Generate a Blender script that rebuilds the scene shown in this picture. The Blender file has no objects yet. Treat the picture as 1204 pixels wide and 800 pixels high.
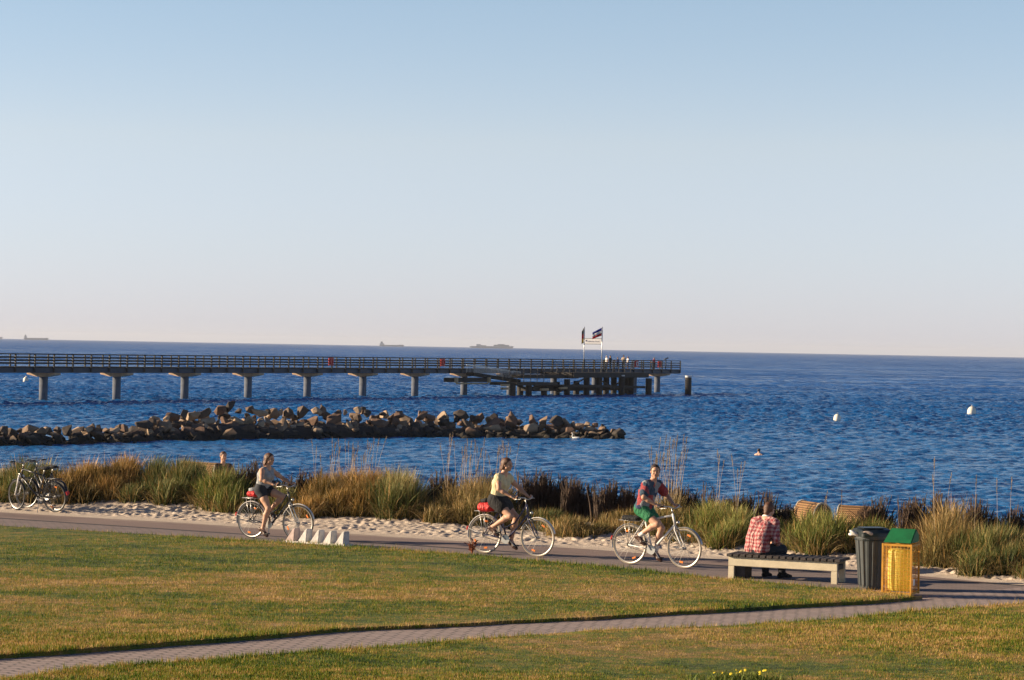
import bpy, bmesh, math, random
import numpy as np
from mathutils import Vector, Matrix

random.seed(7); RNG = np.random.default_rng(11)
scene = bpy.context.scene
COL = scene.collection
R_ = math.radians

# ------------------------------------------------------------------ camera
W0, H0, FPX = 1204.0, 800.0, 2806.0
CAMZ = 5.75
GZ = 2.0                                   # level of the promenade above the sea
pitch = R_(0.17); roll = R_(1.047)
fwd = Vector((0, math.cos(pitch), math.sin(pitch)))
r0 = Vector((1, 0, 0)); u0 = r0.cross(fwd)
rt = r0*math.cos(roll)+u0*math.sin(roll); up = u0*math.cos(roll)-r0*math.sin(roll)
cam_d = bpy.data.cameras.new('camera'); cam = bpy.data.objects.new('camera', cam_d); COL.objects.link(cam)
m = Matrix((rt, up, -fwd)).transposed().to_4x4(); m.translation = Vector((0, 0, CAMZ)); cam.matrix_world = m
cam_d.sensor_width = 23.6; cam_d.lens = 23.6*FPX/W0
cam_d.clip_start = 0.5; cam_d.clip_end = 60000
scene.camera = cam

def pix(x, y, z=GZ):
    """point of the photograph met with the level z"""
    d = fwd*FPX + rt*(x-W0/2) - up*(y-H0/2)
    t = (z-CAMZ)/d.z
    return Vector((0, 0, CAMZ))+d*t
def pixd(x, y, Y):
    d = fwd*FPX + rt*(x-W0/2) - up*(y-H0/2)
    return Vector((0, 0, CAMZ))+d*(Y/d.y)

# ------------------------------------------------------------------ light
SUN_AZ = math.atan2(-0.997, 0.05)           # low sun from the left, almost in the picture plane
SUN_EL = R_(16.5)
sdir = Vector((math.sin(SUN_AZ)*math.cos(SUN_EL), math.cos(SUN_AZ)*math.cos(SUN_EL), math.sin(SUN_EL)))
sd = bpy.data.lights.new('sun', 'SUN'); sd.energy = 5.0; sd.angle = R_(0.53); sd.color = (1.0, 0.79, 0.54)
so = bpy.data.objects.new('sun', sd); COL.objects.link(so)
so.rotation_euler = sdir.to_track_quat('Z', 'Y').to_euler()
world = bpy.data.worlds.new('World'); scene.world = world; world.use_nodes = True
wn = world.node_tree; bg = wn.nodes['Background']
sky = wn.nodes.new('ShaderNodeTexSky'); sky.sky_type = 'NISHITA'; sky.sun_disc = False
sky.sun_elevation = SUN_EL; sky.sun_rotation = SUN_AZ % (2*math.pi)
sky.altitude = 0; sky.air_density = 1.0; sky.dust_density = 0.0; sky.ozone_density = 4.0
wtc = wn.nodes.new('ShaderNodeTexCoord'); wsp = wn.nodes.new('ShaderNodeSeparateXYZ'); wn.links.new(wtc.outputs['Generated'], wsp.inputs[0])
wcr = wn.nodes.new('ShaderNodeValToRGB'); wcr.color_ramp.elements.new(0.5); wcr.color_ramp.elements.new(0.6); wcr.color_ramp.elements.new(0.7)
for e, (q_, c_) in zip(wcr.color_ramp.elements, [(0.0, (0.83, 0.865, 1.38)), (0.04, (1.16, 1.00, 1.22)), (0.085, (1.54, 1.13, 1.08)), (0.150, (1.52, 1.17, 1.04)), (0.32, (0.38, 0.38, 0.44))]):
    e.position = q_; e.color = (*[k_/1.60 for k_ in c_], 1)
wn.links.new(wsp.outputs[2], wcr.inputs[0])
wmx = wn.nodes.new('ShaderNodeMix'); wmx.data_type = 'RGBA'; wmx.blend_type = 'MULTIPLY'; wmx.inputs[0].default_value = 1.0
wn.links.new(sky.outputs[0], wmx.inputs[6]); wn.links.new(wcr.outputs[0], wmx.inputs[7])
wn.links.new(wmx.outputs[2], bg.inputs[0]); bg.inputs[1].default_value = 0.122
scene.view_settings.view_transform = 'Standard'; scene.view_settings.look = 'None'
scene.view_settings.exposure = 1.0; scene.view_settings.gamma = 1
scene.cycles.max_bounces = 6; scene.cycles.volume_bounces = 0
scene.cycles.use_denoising = True

# ------------------------------------------------------------------ helpers
def tag(o, label=None, cat=None, group=None, kind=None):
    if label: o['label'] = label
    if cat: o['category'] = cat
    if group: o['group'] = group
    if kind: o['kind'] = kind
    return o
def empty(name, loc=(0, 0, 0), rz=0.0):
    o = bpy.data.objects.new(name, None); COL.objects.link(o); o.location = loc; o.rotation_euler = (0, 0, rz)
    o.empty_display_size = 0.1
    return o
def link(name, me, mat=None, parent=None, smooth=False):
    o = bpy.data.objects.new(name, me); COL.objects.link(o)
    if mat is not None and len(me.materials) == 0: me.materials.append(mat)
    if parent is not None: o.parent = parent
    if smooth: me.polygons.foreach_set('use_smooth', np.ones(len(me.polygons), bool))
    return o
def npmesh(name, V, F, k):
    """mesh from numpy arrays, all faces k-gons"""
    me = bpy.data.meshes.new(name)
    V = np.ascontiguousarray(V, np.float32); F = np.ascontiguousarray(F, np.int32)
    me.vertices.add(len(V)); me.vertices.foreach_set('co', V.ravel())
    me.loops.add(F.size); me.loops.foreach_set('vertex_index', F.ravel())
    me.polygons.add(len(F)); me.polygons.foreach_set('loop_start', np.arange(0, F.size, k, dtype=np.int32))
    me.polygons.foreach_set('loop_total', np.full(len(F), k, np.int32))
    me.update(calc_edges=True)
    return me

class MB:
    def __init__(s): s.v = []; s.f = []
    def add(s, vs, fs):
        o = len(s.v); s.v += [tuple(v) for v in vs]; s.f += [tuple(i+o for i in f) for f in fs]
    def box(s, c, size, rz=0.0, M=None):
        hx, hy, hz = (a/2 for a in size)
        vs = [Vector((x, y, z)) for x in (-hx, hx) for y in (-hy, hy) for z in (-hz, hz)]
        M = M or Matrix.Rotation(rz, 3, 'Z')
        s.add([M@v+Vector(c) for v in vs], [(0, 1, 3, 2), (4, 6, 7, 5), (0, 4, 5, 1), (2, 3, 7, 6), (0, 2, 6, 4), (1, 5, 7, 3)])
        return s
    def beam(s, a, b, w, h, upv=(0, 0, 1)):
        a, b = Vector(a), Vector(b); x = (b-a); L = x.length; x.normalize(); y = Vector(upv).cross(x)
        if y.length < 1e-4: y = Vector((0, 1, 0)).cross(x)
        y.normalize(); z = x.cross(y); M = Matrix((x, y, z)).transposed()
        return s.box((a+b)/2, (L, w, h), M=M)
    def tube(s, pts, r, n=8, closed=False, cap=True):
        pts = [Vector(p) for p in pts]; N = len(pts)
        rs = list(r) if isinstance(r, (list, tuple)) else [r]*N
        t0 = (pts[1]-pts[0]).normalized()
        ref = Vector((0, 0, 1)) if abs(t0.z) < 0.9 else Vector((0, 1, 0))
        nrm = t0.cross(ref).normalized(); rings = []; base = len(s.v)
        for i, p in enumerate(pts):
            if closed: t = (pts[(i+1) % N]-pts[i-1]).normalized()
            else: t = (pts[min(i+1, N-1)]-pts[max(i-1, 0)]).normalized()
            nrm = (nrm-t*nrm.dot(t)).normalized(); b = t.cross(nrm)
            for k in range(n):
                a = 2*math.pi*k/n; s.v.append(tuple(p+(nrm*math.cos(a)+b*math.sin(a))*rs[i]))
        M = N if closed else N-1
        for i in range(M):
            for k in range(n):
                a = base+i*n+k; b_ = base+i*n+(k+1) % n; j = base+((i+1) % N)*n
                s.f.append((a, b_, j+(k+1) % n, j+k))
        if cap and not closed:
            s.f.append(tuple(base+k for k in range(n))[::-1]); s.f.append(tuple(base+(N-1)*n+k for k in range(n)))
        return s
    def ring(s, c, R, r, axis=(0, 1, 0), seg=36, n=6):
        c = Vector(c); ax = Vector(axis).normalized(); a = ax.orthogonal().normalized(); b = ax.cross(a)
        return s.tube([c+(a*math.cos(2*math.pi*i/seg)+b*math.sin(2*math.pi*i/seg))*R for i in range(seg)], r, n, closed=True)
    def cyl(s, a, b, r, n=16, r2=None): return s.tube([a, b], [r, r if r2 is None else r2], n)
    def ball(s, c, rad, seg=14, rings=8, M=None):
        rx, ry, rz = rad if isinstance(rad, (tuple, list)) else (rad,)*3
        vs = []; fs = []; M = M or Matrix.Identity(3)
        for i in range(rings+1):
            ph = math.pi*i/rings
            for k in range(seg):
                th = 2*math.pi*k/seg
                vs.append(M@Vector((rx*math.sin(ph)*math.cos(th), ry*math.sin(ph)*math.sin(th), rz*math.cos(ph)))+Vector(c))
        for i in range(rings):
            for k in range(seg):
                fs.append((i*seg+k, (i+1)*seg+k, (i+1)*seg+(k+1) % seg, i*seg+(k+1) % seg))
        s.add(vs, fs); return s
    def prism(s, poly, z0, z1):
        n = len(poly); s.add([(p[0], p[1], z0) for p in poly]+[(p[0], p[1], z1) for p in poly],
              [tuple(range(n))[::-1], tuple(range(n, 2*n))]+[(i, (i+1) % n, n+(i+1) % n, n+i) for i in range(n)])
        return s
    def build(s, name, mat, parent=None, smooth=False, bevel=0.0):
        me = bpy.data.meshes.new(name); me.from_pydata(s.v, [], s.f); me.validate()
        bm = bmesh.new(); bm.from_mesh(me); bmesh.ops.remove_doubles(bm, verts=bm.verts, dist=1e-5)
        bmesh.ops.recalc_face_normals(bm, faces=bm.faces)
        if bevel > 0:
            es = [e for e in bm.edges if len(e.link_faces) == 2 and e.calc_face_angle(0) > 0.6]
            bmesh.ops.bevel(bm, geom=es, offset=bevel, segments=2, affect='EDGES', clamp_overlap=True)
        bm.to_mesh(me); bm.free()
        return link(name, me, mat, parent, smooth)

# ------------------------------------------------------------------ materials
class NT:
    def __init__(s, mat): s.t = mat.node_tree; s.n = s.t.nodes; s.l = s.t.links
    def node(s, typ, **kw):
        nd = s.n.new(typ)
        for k, v in kw.items(): setattr(nd, k, v)
        return nd
    def put(s, sock, v):
        if hasattr(v, 'is_linked') or isinstance(v, bpy.types.NodeSocket): s.l.new(v, sock)
        else: sock.default_value = v
    def math(s, op, a, b=0.0, c=None, clamp=False):
        nd = s.node('ShaderNodeMath', operation=op); nd.use_clamp = clamp
        s.put(nd.inputs[0], a); s.put(nd.inputs[1], b)
        if c is not None: s.put(nd.inputs[2], c)
        return nd.outputs[0]
    def noise(s, vec, scale, detail=4, rough=0.55, dist=0.0):
        nd = s.node('ShaderNodeTexNoise'); nd.inputs['Scale'].default_value = scale
        nd.inputs['Detail'].default_value = detail; nd.inputs['Roughness'].default_value = rough
        nd.inputs['Distortion'].default_value = dist
        if vec is not None: s.l.new(vec, nd.inputs['Vector'])
        return nd.outputs['Fac']
    def mapping(s, vec, scale=(1, 1, 1), rot=(0, 0, 0), loc=(0, 0, 0)):
        nd = s.node('ShaderNodeMapping'); s.l.new(vec, nd.inputs[0])
        nd.inputs['Scale'].default_value = scale; nd.inputs['Rotation'].default_value = rot; nd.inputs['Location'].default_value = loc
        return nd.outputs[0]
    def ramp(s, fac, stops, interp='LINEAR'):
        nd = s.node('ShaderNodeValToRGB'); cr = nd.color_ramp; cr.interpolation = interp
        while len(cr.elements) < len(stops): cr.elements.new(0.5)
        for e, (p, c) in zip(cr.elements, stops):
            e.position = p; e.color = (*c, 1) if len(c) == 3 else c
        s.put(nd.inputs[0], fac); return nd.outputs[0]
    def mix(s, fac, a, b, blend='MIX'):
        nd = s.node('ShaderNodeMix', data_type='RGBA', blend_type=blend)
        s.put(nd.inputs[0], fac)
        for i, v in ((6, a), (7, b)):
            if isinstance(v, bpy.types.NodeSocket): s.l.new(v, nd.inputs[i])
            else: nd.inputs[i].default_value = (*v, 1) if len(v) == 3 else v
        return nd.outputs[2]
    def bump(s, h, strength=0.5, dist=0.02, nrm=None):
        nd = s.node('ShaderNodeBump'); nd.inputs['Strength'].default_value = strength; nd.inputs['Distance'].default_value = dist
        s.l.new(h, nd.inputs['Height'])
        if nrm is not None: s.l.new(nrm, nd.inputs['Normal'])
        return nd.outputs[0]
def newmat(name):
    m = bpy.data.materials.new(name); m.use_nodes = True; t = NT(m)
    b = t.n['Principled BSDF']; t.b = b
    return m, t
def simple(name, col, rough=0.6, metal=0.0, var=0.25, scale=8.0, bump=0.15, coat=0.0, spec=0.5, folds=0.0):
    """plain paint / cloth / stone with some mottling and a little relief"""
    m, t = newmat(name); tc = t.node('ShaderNodeTexCoord').outputs['Object']
    f = t.noise(tc, scale, 5, 0.6)
    a = tuple(c*(1-var) for c in col); b = tuple(min(1, c*(1+var)) for c in col)
    t.l.new(t.ramp(f, [(0.3, a), (0.7, b)]), t.b.inputs['Base Color'])
    t.b.inputs['Roughness'].default_value = rough; t.b.inputs['Metallic'].default_value = metal
    t.b.inputs['Coat Weight'].default_value = coat; t.b.inputs['Specular IOR Level'].default_value = spec
    if bump: t.l.new(t.bump(t.noise(tc, scale*6, 3), bump, 0.01, t.bump(t.noise(t.mapping(tc, (1, 1, 0.45), (0.5, 0.3, 0)), 13, 3, 0.5, 1.5), 0.9, folds) if folds else None), t.b.inputs['Normal'])
    return m

M_ = {}
def S(name, *a, **k): M_[name] = simple(name, *a, **k); return M_[name]
S('black_rubber', (0.018, 0.018, 0.019), 0.75)
S('pale_rubber', (0.26, 0.22, 0.17), 0.7)
S('dark_metal', (0.12, 0.12, 0.12), 0.35, metal=0.7, bump=0)
S('black_paint', (0.015, 0.015, 0.018), 0.32, coat=0.3, bump=0)
S('blue_black_paint', (0.03, 0.03, 0.07), 0.3, coat=0.4, bump=0)
S('silver_paint', (0.55, 0.54, 0.52), 0.35, metal=0.6, bump=0)
S('white_paint', (0.75, 0.73, 0.70), 0.4, bump=0.02)
S('rim_metal', (0.30, 0.285, 0.27), 0.45, metal=0.85, bump=0, var=0.15)
S('alloy', (0.50, 0.49, 0.47), 0.35, metal=0.9, bump=0, var=0.1)
S('red_plastic', (0.55, 0.03, 0.025), 0.4, bump=0.02)
S('orange_reflector', (0.75, 0.22, 0.04), 0.3, bump=0)
S('skin', (0.52, 0.29, 0.19), 0.55, var=0.10, scale=5, bump=0.05)
S('skin_pale', (0.62, 0.38, 0.27), 0.55, var=0.10, scale=5, bump=0.05)
S('hair_brown', (0.10, 0.042, 0.020), 0.5, var=0.5, scale=30, bump=0.5)
S('hair_dark', (0.035, 0.018, 0.011), 0.55, var=0.5, scale=30, bump=0.5)
S('grey_knit', (0.30, 0.31, 0.32), 0.85, folds=0.04, scale=18, bump=0.3)
S('yellow_cotton', (0.64, 0.55, 0.33), 0.85, folds=0.045, scale=12, bump=0.3, var=0.15)
S('black_cloth', (0.012, 0.012, 0.014), 0.85, folds=0.03, bump=0.3)
S('denim', (0.022, 0.024, 0.032), 0.85, bump=0.3)
S('green_cloth', (0.015, 0.16, 0.065), 0.8, folds=0.04, bump=0.3)
S('red_nylon', (0.60, 0.02, 0.02), 0.55, folds=0.05, bump=0.25)
S('white_cloth', (0.75, 0.73, 0.70), 0.85, bump=0.3, var=0.1)
S('leather_brown', (0.06, 0.025, 0.015), 0.5)
S('eye_dark', (0.02, 0.014, 0.010), 0.3, bump=0)
S('lip', (0.35, 0.11, 0.09), 0.5, bump=0)
S('concrete', (0.62, 0.59, 0.55), 0.85, var=0.2, scale=10, bump=0.4)
S('concrete_pink', (0.55, 0.42, 0.38), 0.85, var=0.2, scale=10, bump=0.4)
S('cream_timber', (0.62, 0.54, 0.39), 0.7, var=0.12, scale=6, bump=0.2)
S('dark_timber', (0.045, 0.036, 0.034), 0.7, var=0.4, scale=9, bump=0.4)
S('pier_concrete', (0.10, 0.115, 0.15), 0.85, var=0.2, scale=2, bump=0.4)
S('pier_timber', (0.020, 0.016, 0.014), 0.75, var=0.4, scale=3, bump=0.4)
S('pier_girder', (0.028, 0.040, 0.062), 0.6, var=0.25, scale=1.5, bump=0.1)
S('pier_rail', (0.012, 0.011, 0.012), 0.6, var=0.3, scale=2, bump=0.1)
S('pile_cap_white', (0.62, 0.60, 0.58), 0.6, bump=0.1)
S('tan_timber', (0.42, 0.29, 0.16), 0.8, var=0.35, scale=2, bump=0.3)
S('bin_grey', (0.060, 0.068, 0.072), 0.42, var=0.15, scale=5, bump=0.08)
S('bin_dark', (0.02, 0.028, 0.03), 0.35, var=0.2, scale=5, bump=0.05)
S('bin_green', (0.005, 0.13, 0.042), 0.6, var=0.35, scale=5, bump=0.15)
S('wire_orange', (0.56, 0.27, 0.03), 0.5, var=0.2, bump=0)
S('yellow_sack', (0.90, 0.74, 0.17), 0.45, var=0.08, scale=8, bump=0.6)
S('white_plastic', (0.72, 0.70, 0.68), 0.4, var=0.1, scale=14, bump=0.5)
S('wicker', (0.40, 0.24, 0.10), 0.75, var=0.3, scale=40, bump=0.7)
S('ship_paint', (0.13, 0.17, 0.24), 0.7, var=0.1, scale=0.05, bump=0)
S('ship_white', (0.45, 0.45, 0.46), 0.7, var=0.1, scale=0.05, bump=0)
S('buoy_white', (0.78, 0.72, 0.60), 0.5, var=0.1, scale=4, bump=0.1)
S('flag_white', (0.75, 0.75, 0.76), 0.8, bump=0.1, var=0.05)
S('flag_blue', (0.02, 0.03, 0.30), 0.8, bump=0.1)
S('flag_red', (0.62, 0.02, 0.03), 0.8, bump=0.1)
S('sign_ink', (0.03, 0.03, 0.10), 0.8, bump=0)
for k_ in ('flag_white', 'flag_blue', 'flag_red', 'yellow_sack'):
    tt = NT(M_[k_]); pb = tt.n['Principled BSDF']; tr = tt.node('ShaderNodeBsdfTranslucent'); mx = tt.node('ShaderNodeMixShader'); mx.inputs[0].default_value = 0.5
    tt.l.new(pb.inputs['Base Color'].links[0].from_socket, tr.inputs[0]); tt.l.new(pb.outputs[0], mx.inputs[1]); tt.l.new(tr.outputs[0], mx.inputs[2]); tt.l.new(mx.outputs[0], tt.n['Material Output'].inputs[0])
S('flag_black', (0.02, 0.02, 0.02), 0.8, bump=0.1)
S('flag_gold', (0.70, 0.42, 0.04), 0.8, bump=0.1)
S('swim_red', (0.45, 0.03, 0.03), 0.8)
S('blue_cloth', (0.08, 0.14, 0.30), 0.85)
S('beige_cloth', (0.42, 0.33, 0.24), 0.85)

# ------------------------------------------------------------------ the sea and the air
def make_sea():
    m, t = newmat('sea_water')
    tc = t.node('ShaderNodeTexCoord').outputs['Object']
    sep = t.node('ShaderNodeSeparateXYZ'); t.l.new(tc, sep.inputs[0]); Y = sep.outputs[1]
    w1 = t.mapping(tc, (0.55, 1.0, 1), (0, 0, R_(8)))
    w2 = t.mapping(tc, (0.7, 1.0, 1), (0, 0, R_(-14)), (31, 7, 0))
    n1 = t.noise(w1, 0.30, 3, 0.55, 0.3)      # swell
    n2 = t.noise(w2, 1.1, 4, 0.62, 0.6)      # chop
    n3 = t.noise(w1, 4.5, 3, 0.6, 0.4)      # ripples
    h = t.math('ADD', t.math('MULTIPLY', n1, 0.55), t.math('ADD', t.math('MULTIPLY', n2, 0.34), t.math('MULTIPLY', n3, 0.055)))
    bn = t.bump(h, 1.0, 0.8)
    # facets too small for the mesh: tilts of the surface itself, stronger where the mesh is coarse
    def tilt(sc, vx, vy, d):
        nd = t.node('ShaderNodeTexNoise'); nd.inputs['Scale'].default_value = sc; nd.inputs['Detail'].default_value = d; nd.inputs['Roughness'].default_value = 0.7
        t.l.new(t.mapping(tc, (vx, vy, 1), (0, 0, R_(6))), nd.inputs['Vector'])
        s_ = t.node('ShaderNodeVectorMath', operation='SUBTRACT'); t.l.new(nd.outputs['Color'], s_.inputs[0]); s_.inputs[1].default_value = (0.5, 0.59, 0.5); return s_.outputs[0]
    far = t.node('ShaderNodeMapRange', interpolation_type='SMOOTHSTEP'); far.inputs[1].default_value = 110; far.inputs[2].default_value = 480; t.l.new(Y, far.inputs[0])
    def scl(v, f):
        q = t.node('ShaderNodeVectorMath', operation='SCALE'); t.l.new(v, q.inputs[0]); t.put(q.inputs['Scale'], f); return q.outputs[0]
    def addv(a, b):
        q = t.node('ShaderNodeVectorMath', operation='ADD'); t.l.new(a, q.inputs[0]); t.l.new(b, q.inputs[1]); return q.outputs[0]
    tl = addv(scl(tilt(0.9, 0.6, 1.0, 3), 0.9), addv(scl(tilt(0.16, 0.5, 1.0, 2), 0.9), scl(tilt(0.035, 0.4, 1.0, 2), 0.5)))
    fw = t.math('ADD', t.math('MULTIPLY', far.outputs[0], 1.0), 0.20)
    mlt = t.node('ShaderNodeVectorMath', operation='MULTIPLY'); t.l.new(scl(tl, fw), mlt.inputs[0]); mlt.inputs[1].default_value = (1, 1, 0)
    nrm = t.node('ShaderNodeVectorMath', operation='NORMALIZE'); t.l.new(addv(bn, mlt.outputs[0]), nrm.inputs[0])
    t.l.new(nrm.outputs[0], t.b.inputs['Normal'])
    big = t.noise(t.mapping(tc, (0.15, 1, 1)), 0.03, 3, 0.6)
    near = t.node('ShaderNodeMapRange'); near.inputs[1].default_value = 90; near.inputs[2].default_value = 420; t.l.new(Y, near.inputs[0])
    c = t.mix(near.outputs[0], (0.020, 0.165, 0.43), (0.003, 0.102, 0.39))
    c = t.mix(t.math('MULTIPLY', big, 0.5), c, (0.005, 0.085, 0.28))
    t.l.new(c, t.b.inputs['Base Color'])
    t.b.inputs['Roughness'].default_value = 0.16; t.b.inputs['IOR'].default_value = 1.33; t.b.inputs['Specular IOR Level'].default_value = 0.36
    # rows follow the distance: fine near the shore, wide towards the horizon
    ys = [56.0]
    while ys[-1] < 14000:
        d = ys[-1]; st = d*d*0.35/13700
        st = min(st, 0.42+max(0, d-260)*0.006) if d < 900 else st
        ys.append(d+st)
    ys = np.array(ys); ys[-1] = 14000
    th = np.concatenate([np.linspace(-1.25, -0.25, 30)[:-1], np.linspace(-0.245, 0.245, 640), np.linspace(0.25, 1.25, 30)])
    TT, YY = np.meshgrid(np.tan(th), ys); XX = TT*YY
    Z = np.zeros_like(XX); rg = np.random.default_rng(5)
    fade = 1/(1+(YY/2500)**3)
    for i in range(60):
        lam = 0.50*(3.0/0.50)**(i/59.0); az = rg.normal(R_(-62), 0.55); k = 2*math.pi/lam     # running in from the open sea
        amp = 0.0155*lam**0.85/ (1+0.25*lam); ph = rg.uniform(0, 6.28)
        lim = np.clip((lam*1.1-np.gradient(ys))/lam*3, 0, 1)[:, None] if lam < 3 else 1.0
        arg = k*(XX*math.cos(az)+YY*math.sin(az))+ph+0.8*np.sin(XX*0.13+i)+0.6*np.sin(YY*0.11+2*i)
        s = np.sin(arg); Z += amp*lim*(s+0.35*np.cos(2*arg))
    calm = 0.45+0.40*np.clip((YY-150)/60, 0, 1)          # quieter water inside the breakwater
    Z = Z*fade*calm-0.02
    V = np.stack([XX, YY, Z], 2).reshape(-1, 3); n = len(th); i, j = np.meshgrid(np.arange(n-1), np.arange(len(ys)-1)); a = (i+j*n).ravel()
    print('sea verts', len(V))
    me = npmesh('sea', V, np.stack([a, a+1, a+1+n, a+n], 1), 4)
    return tag(link('sea', me, m, smooth=True), kind='structure')
make_sea()
HAZE = 0.00005
def make_haze():
    m = bpy.data.materials.new('haze_air'); m.use_nodes = True; nt = m.node_tree; nt.nodes.clear()
    out = nt.nodes.new('ShaderNodeOutputMaterial'); v = nt.nodes.new('ShaderNodeVolumePrincipled')
    v.inputs['Color'].default_value = (0.86, 0.91, 1.0, 1); v.inputs['Density'].default_value = HAZE
    v.inputs['Anisotropy'].default_value = 0.1
    nt.links.new(v.outputs[0], out.inputs['Volume'])
    o = MB().box((0, 0, 20.5), (30000, 30000, 49)).build('haze', m); tag(o, kind='stuff')
make_haze()

# ------------------------------------------------------------------ ground frame along the promenade
dv = Vector((0.875, -0.485)); dv.normalize(); nv = Vector((-dv.y, dv.x))   # nv points to the sea
def uv2xy(u, v): return dv.x*u+nv.x*v, dv.y*u+nv.y*v
def xy2uv(x, y): return dv.x*x+dv.y*y, nv.x*x+nv.y*y

def curve(pts, z=GZ):
    P = [pix(x, y, z) for x, y in pts]; return np.array([p.x for p in P]), np.array([p.y for p in P])
def extend(xs, ys, lo, hi):
    sl = (ys[1]-ys[0])/(xs[1]-xs[0]); sr = (ys[-1]-ys[-2])/(xs[-1]-xs[-2])
    return np.concatenate([[lo], xs, [hi]]), np.concatenate([[ys[0]+(lo-xs[0])*sl], ys, [ys[-1]+(hi-xs[-1])*sr]])
SANDX, SANDY = extend(*curve([(0, 600.5), (250, 615), (540, 634), (700, 644), (850, 655.5), (1000, 667), (1204, 685.5)]), -60, 60)
LAX, LAY = curve([(0, 617), (260, 632), (540, 649.5), (700, 664), (850, 679), (970, 689), (1040, 695), (1086, 704)], GZ+0.07)
BFX, BFY = curve([(0, 776), (133, 766), (266, 756), (400, 744), (550, 737), (700, 729.5), (867, 719.8), (1035, 710), (1086, 705.5)])
BNX, BNY = curve([(0, 797), (66, 789), (133, 782.5), (266, 773), (400, 763), (550, 751), (700, 740), (867, 734.4), (993, 726), (1098, 715.6), (1204, 709)], GZ+0.06)
BFXl, BFYl = extend(BFX, BFY, -60, 60); BNXl, BNYl = extend(BNX, BNY, -60, 60)
sl0 = (LAY[1]-LAY[0])/(LAX[1]-LAX[0])
LAXl = np.concatenate([[-60], LAX]); LAYl = np.concatenate([[LAY[0]+(-60-LAX[0])*sl0], LAY])
# the paved path runs on to the left with the same direction
sandY = lambda x: np.interp(x, SANDX, SANDY); lawnY = lambda x: np.interp(x, LAXl, LAYl)
bfY = lambda x: np.interp(x, BFXl, BFYl); bnY = lambda x: np.interp(x, BNXl, BNYl)
TIPX = float(BFX[-1])

def wob(x, a, s): return a*(np.sin(x*3.1+s)+0.6*np.sin(x*7.7+2*s)+0.5*np.sin(x*17.3+s*3))
def strip(name, xs, ylo, yhi, z, mat, thick=0.0):
    """a sheet between two edges given as functions of x, with a skirt when it has thickness"""
    n = len(xs); rows = 8; V = []
    for j in range(rows+1):
        t = j/rows; y = ylo*(1-t)+yhi*t; V.append(np.stack([xs, y, np.full(n, z)], 1))
    V = np.concatenate(V); F = []
    for j in range(rows):
        a = np.arange(n-1)+j*n; F.append(np.stack([a, a+1, a+1+n, a+n], 1))
    nv_ = len(V)
    if thick:
        lo = np.stack([xs, ylo, np.full(n, z-thick)], 1); hi = np.stack([xs, yhi, np.full(n, z-thick)], 1)
        V = np.concatenate([V, lo, hi]); a = np.arange(n-1)
        F.append(np.stack([nv_+a, nv_+a+1, a+1, a], 1))
        F.append(np.stack([a+rows*n, a+1+rows*n, nv_+n+a+1, nv_+n+a], 1))
    return link(name, npmesh(name, V, np.concatenate(F), 4), mat)

# asphalt and pavers
def asphalt_mat():
    m, t = newmat('asphalt'); tc = t.node('ShaderNodeTexCoord').outputs['Object']
    rot = t.mapping(tc, (1, 1, 1), (0, 0, R_(29)))
    big = t.noise(t.mapping(rot, (0.25, 1.6, 1)), 0.8, 4)
    sp = t.noise(tc, 28, 3, 0.7)
    c = t.ramp(big, [(0.3, (0.155, 0.112, 0.100)), (0.7, (0.215, 0.158, 0.140))])
    c = t.mix(t.math('MULTIPLY', sp, 0.6), c, (0.31, 0.22, 0.19))
    # blown sand towards the beach
    sx = t.node('ShaderNodeSeparateXYZ'); t.l.new(rot, sx.inputs[0])
    e = t.math('ADD', t.math('SUBTRACT', sx.outputs[1], 39.75), t.math('MULTIPLY', t.math('SUBTRACT', t.noise(t.mapping(rot, (0.6, 2, 1)), 1.2, 5, 0.7), 0.5), 1.6))
    c = t.mix(t.math('MULTIPLY_ADD', e, 1.6, 0.45, clamp=True), c, (0.42, 0.34, 0.27))
    pt = t.ramp(t.noise(t.mapping(rot, (0.5, 1, 1)), 0.7, 3, 0.6), [(0.60, (0, 0, 0)), (0.63, (1, 1, 1))])
    c = t.mix(t.math('MULTIPLY', pt, 0.25), c, (0.08, 0.06, 0.055))
    t.l.new(c, t.b.inputs['Base Color']); t.b.inputs['Roughness'].default_value = 0.85
    t.l.new(t.bump(sp, 0.5, 0.015), t.b.inputs['Normal'])
    return m
def brick_mat(name, c1, c2, ang, w=0.2, h=0.1, mort=(0.10, 0.085, 0.08)):
    m, t = newmat(name); tc = t.node('ShaderNodeTexCoord').outputs['Object']
    rot = t.mapping(tc, (1, 1, 1), (0, 0, ang))
    b = t.node('ShaderNodeTexBrick'); t.l.new(rot, b.inputs['Vector'])
    b.inputs['Color1'].default_value = (*c1, 1); b.inputs['Color2'].default_value = (*c2, 1); b.inputs['Mortar'].default_value = (*mort, 1)
    b.inputs['Scale'].default_value = 1; b.inputs['Brick Width'].default_value = w; b.inputs['Row Height'].default_value = h
    b.inputs['Mortar Size'].default_value = 0.02; b.inputs['Bias'].default_value = 0.0
    n = t.noise(tc, 2.2, 4); c = t.mix(t.math('MULTIPLY', n, 0.5), b.outputs[0], (0.36, 0.29, 0.27))
    t.l.new(c, t.b.inputs['Base Color']); t.b.inputs['Roughness'].default_value = 0.85
    t.l.new(t.bump(b.outputs['Fac'], -0.6, 0.01), t.b.inputs['Normal'])
    return m
xs = np.linspace(-60, 60, 500)
tag(strip('promenade', xs, sandY(xs)*0-60+0*xs, sandY(xs)+1.5, GZ-0.006, asphalt_mat()), kind='structure')
SEAMV = 38.05*1.0
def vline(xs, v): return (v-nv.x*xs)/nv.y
seam = vline(xs, pix(540, 645).xy.dot(nv))
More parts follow.
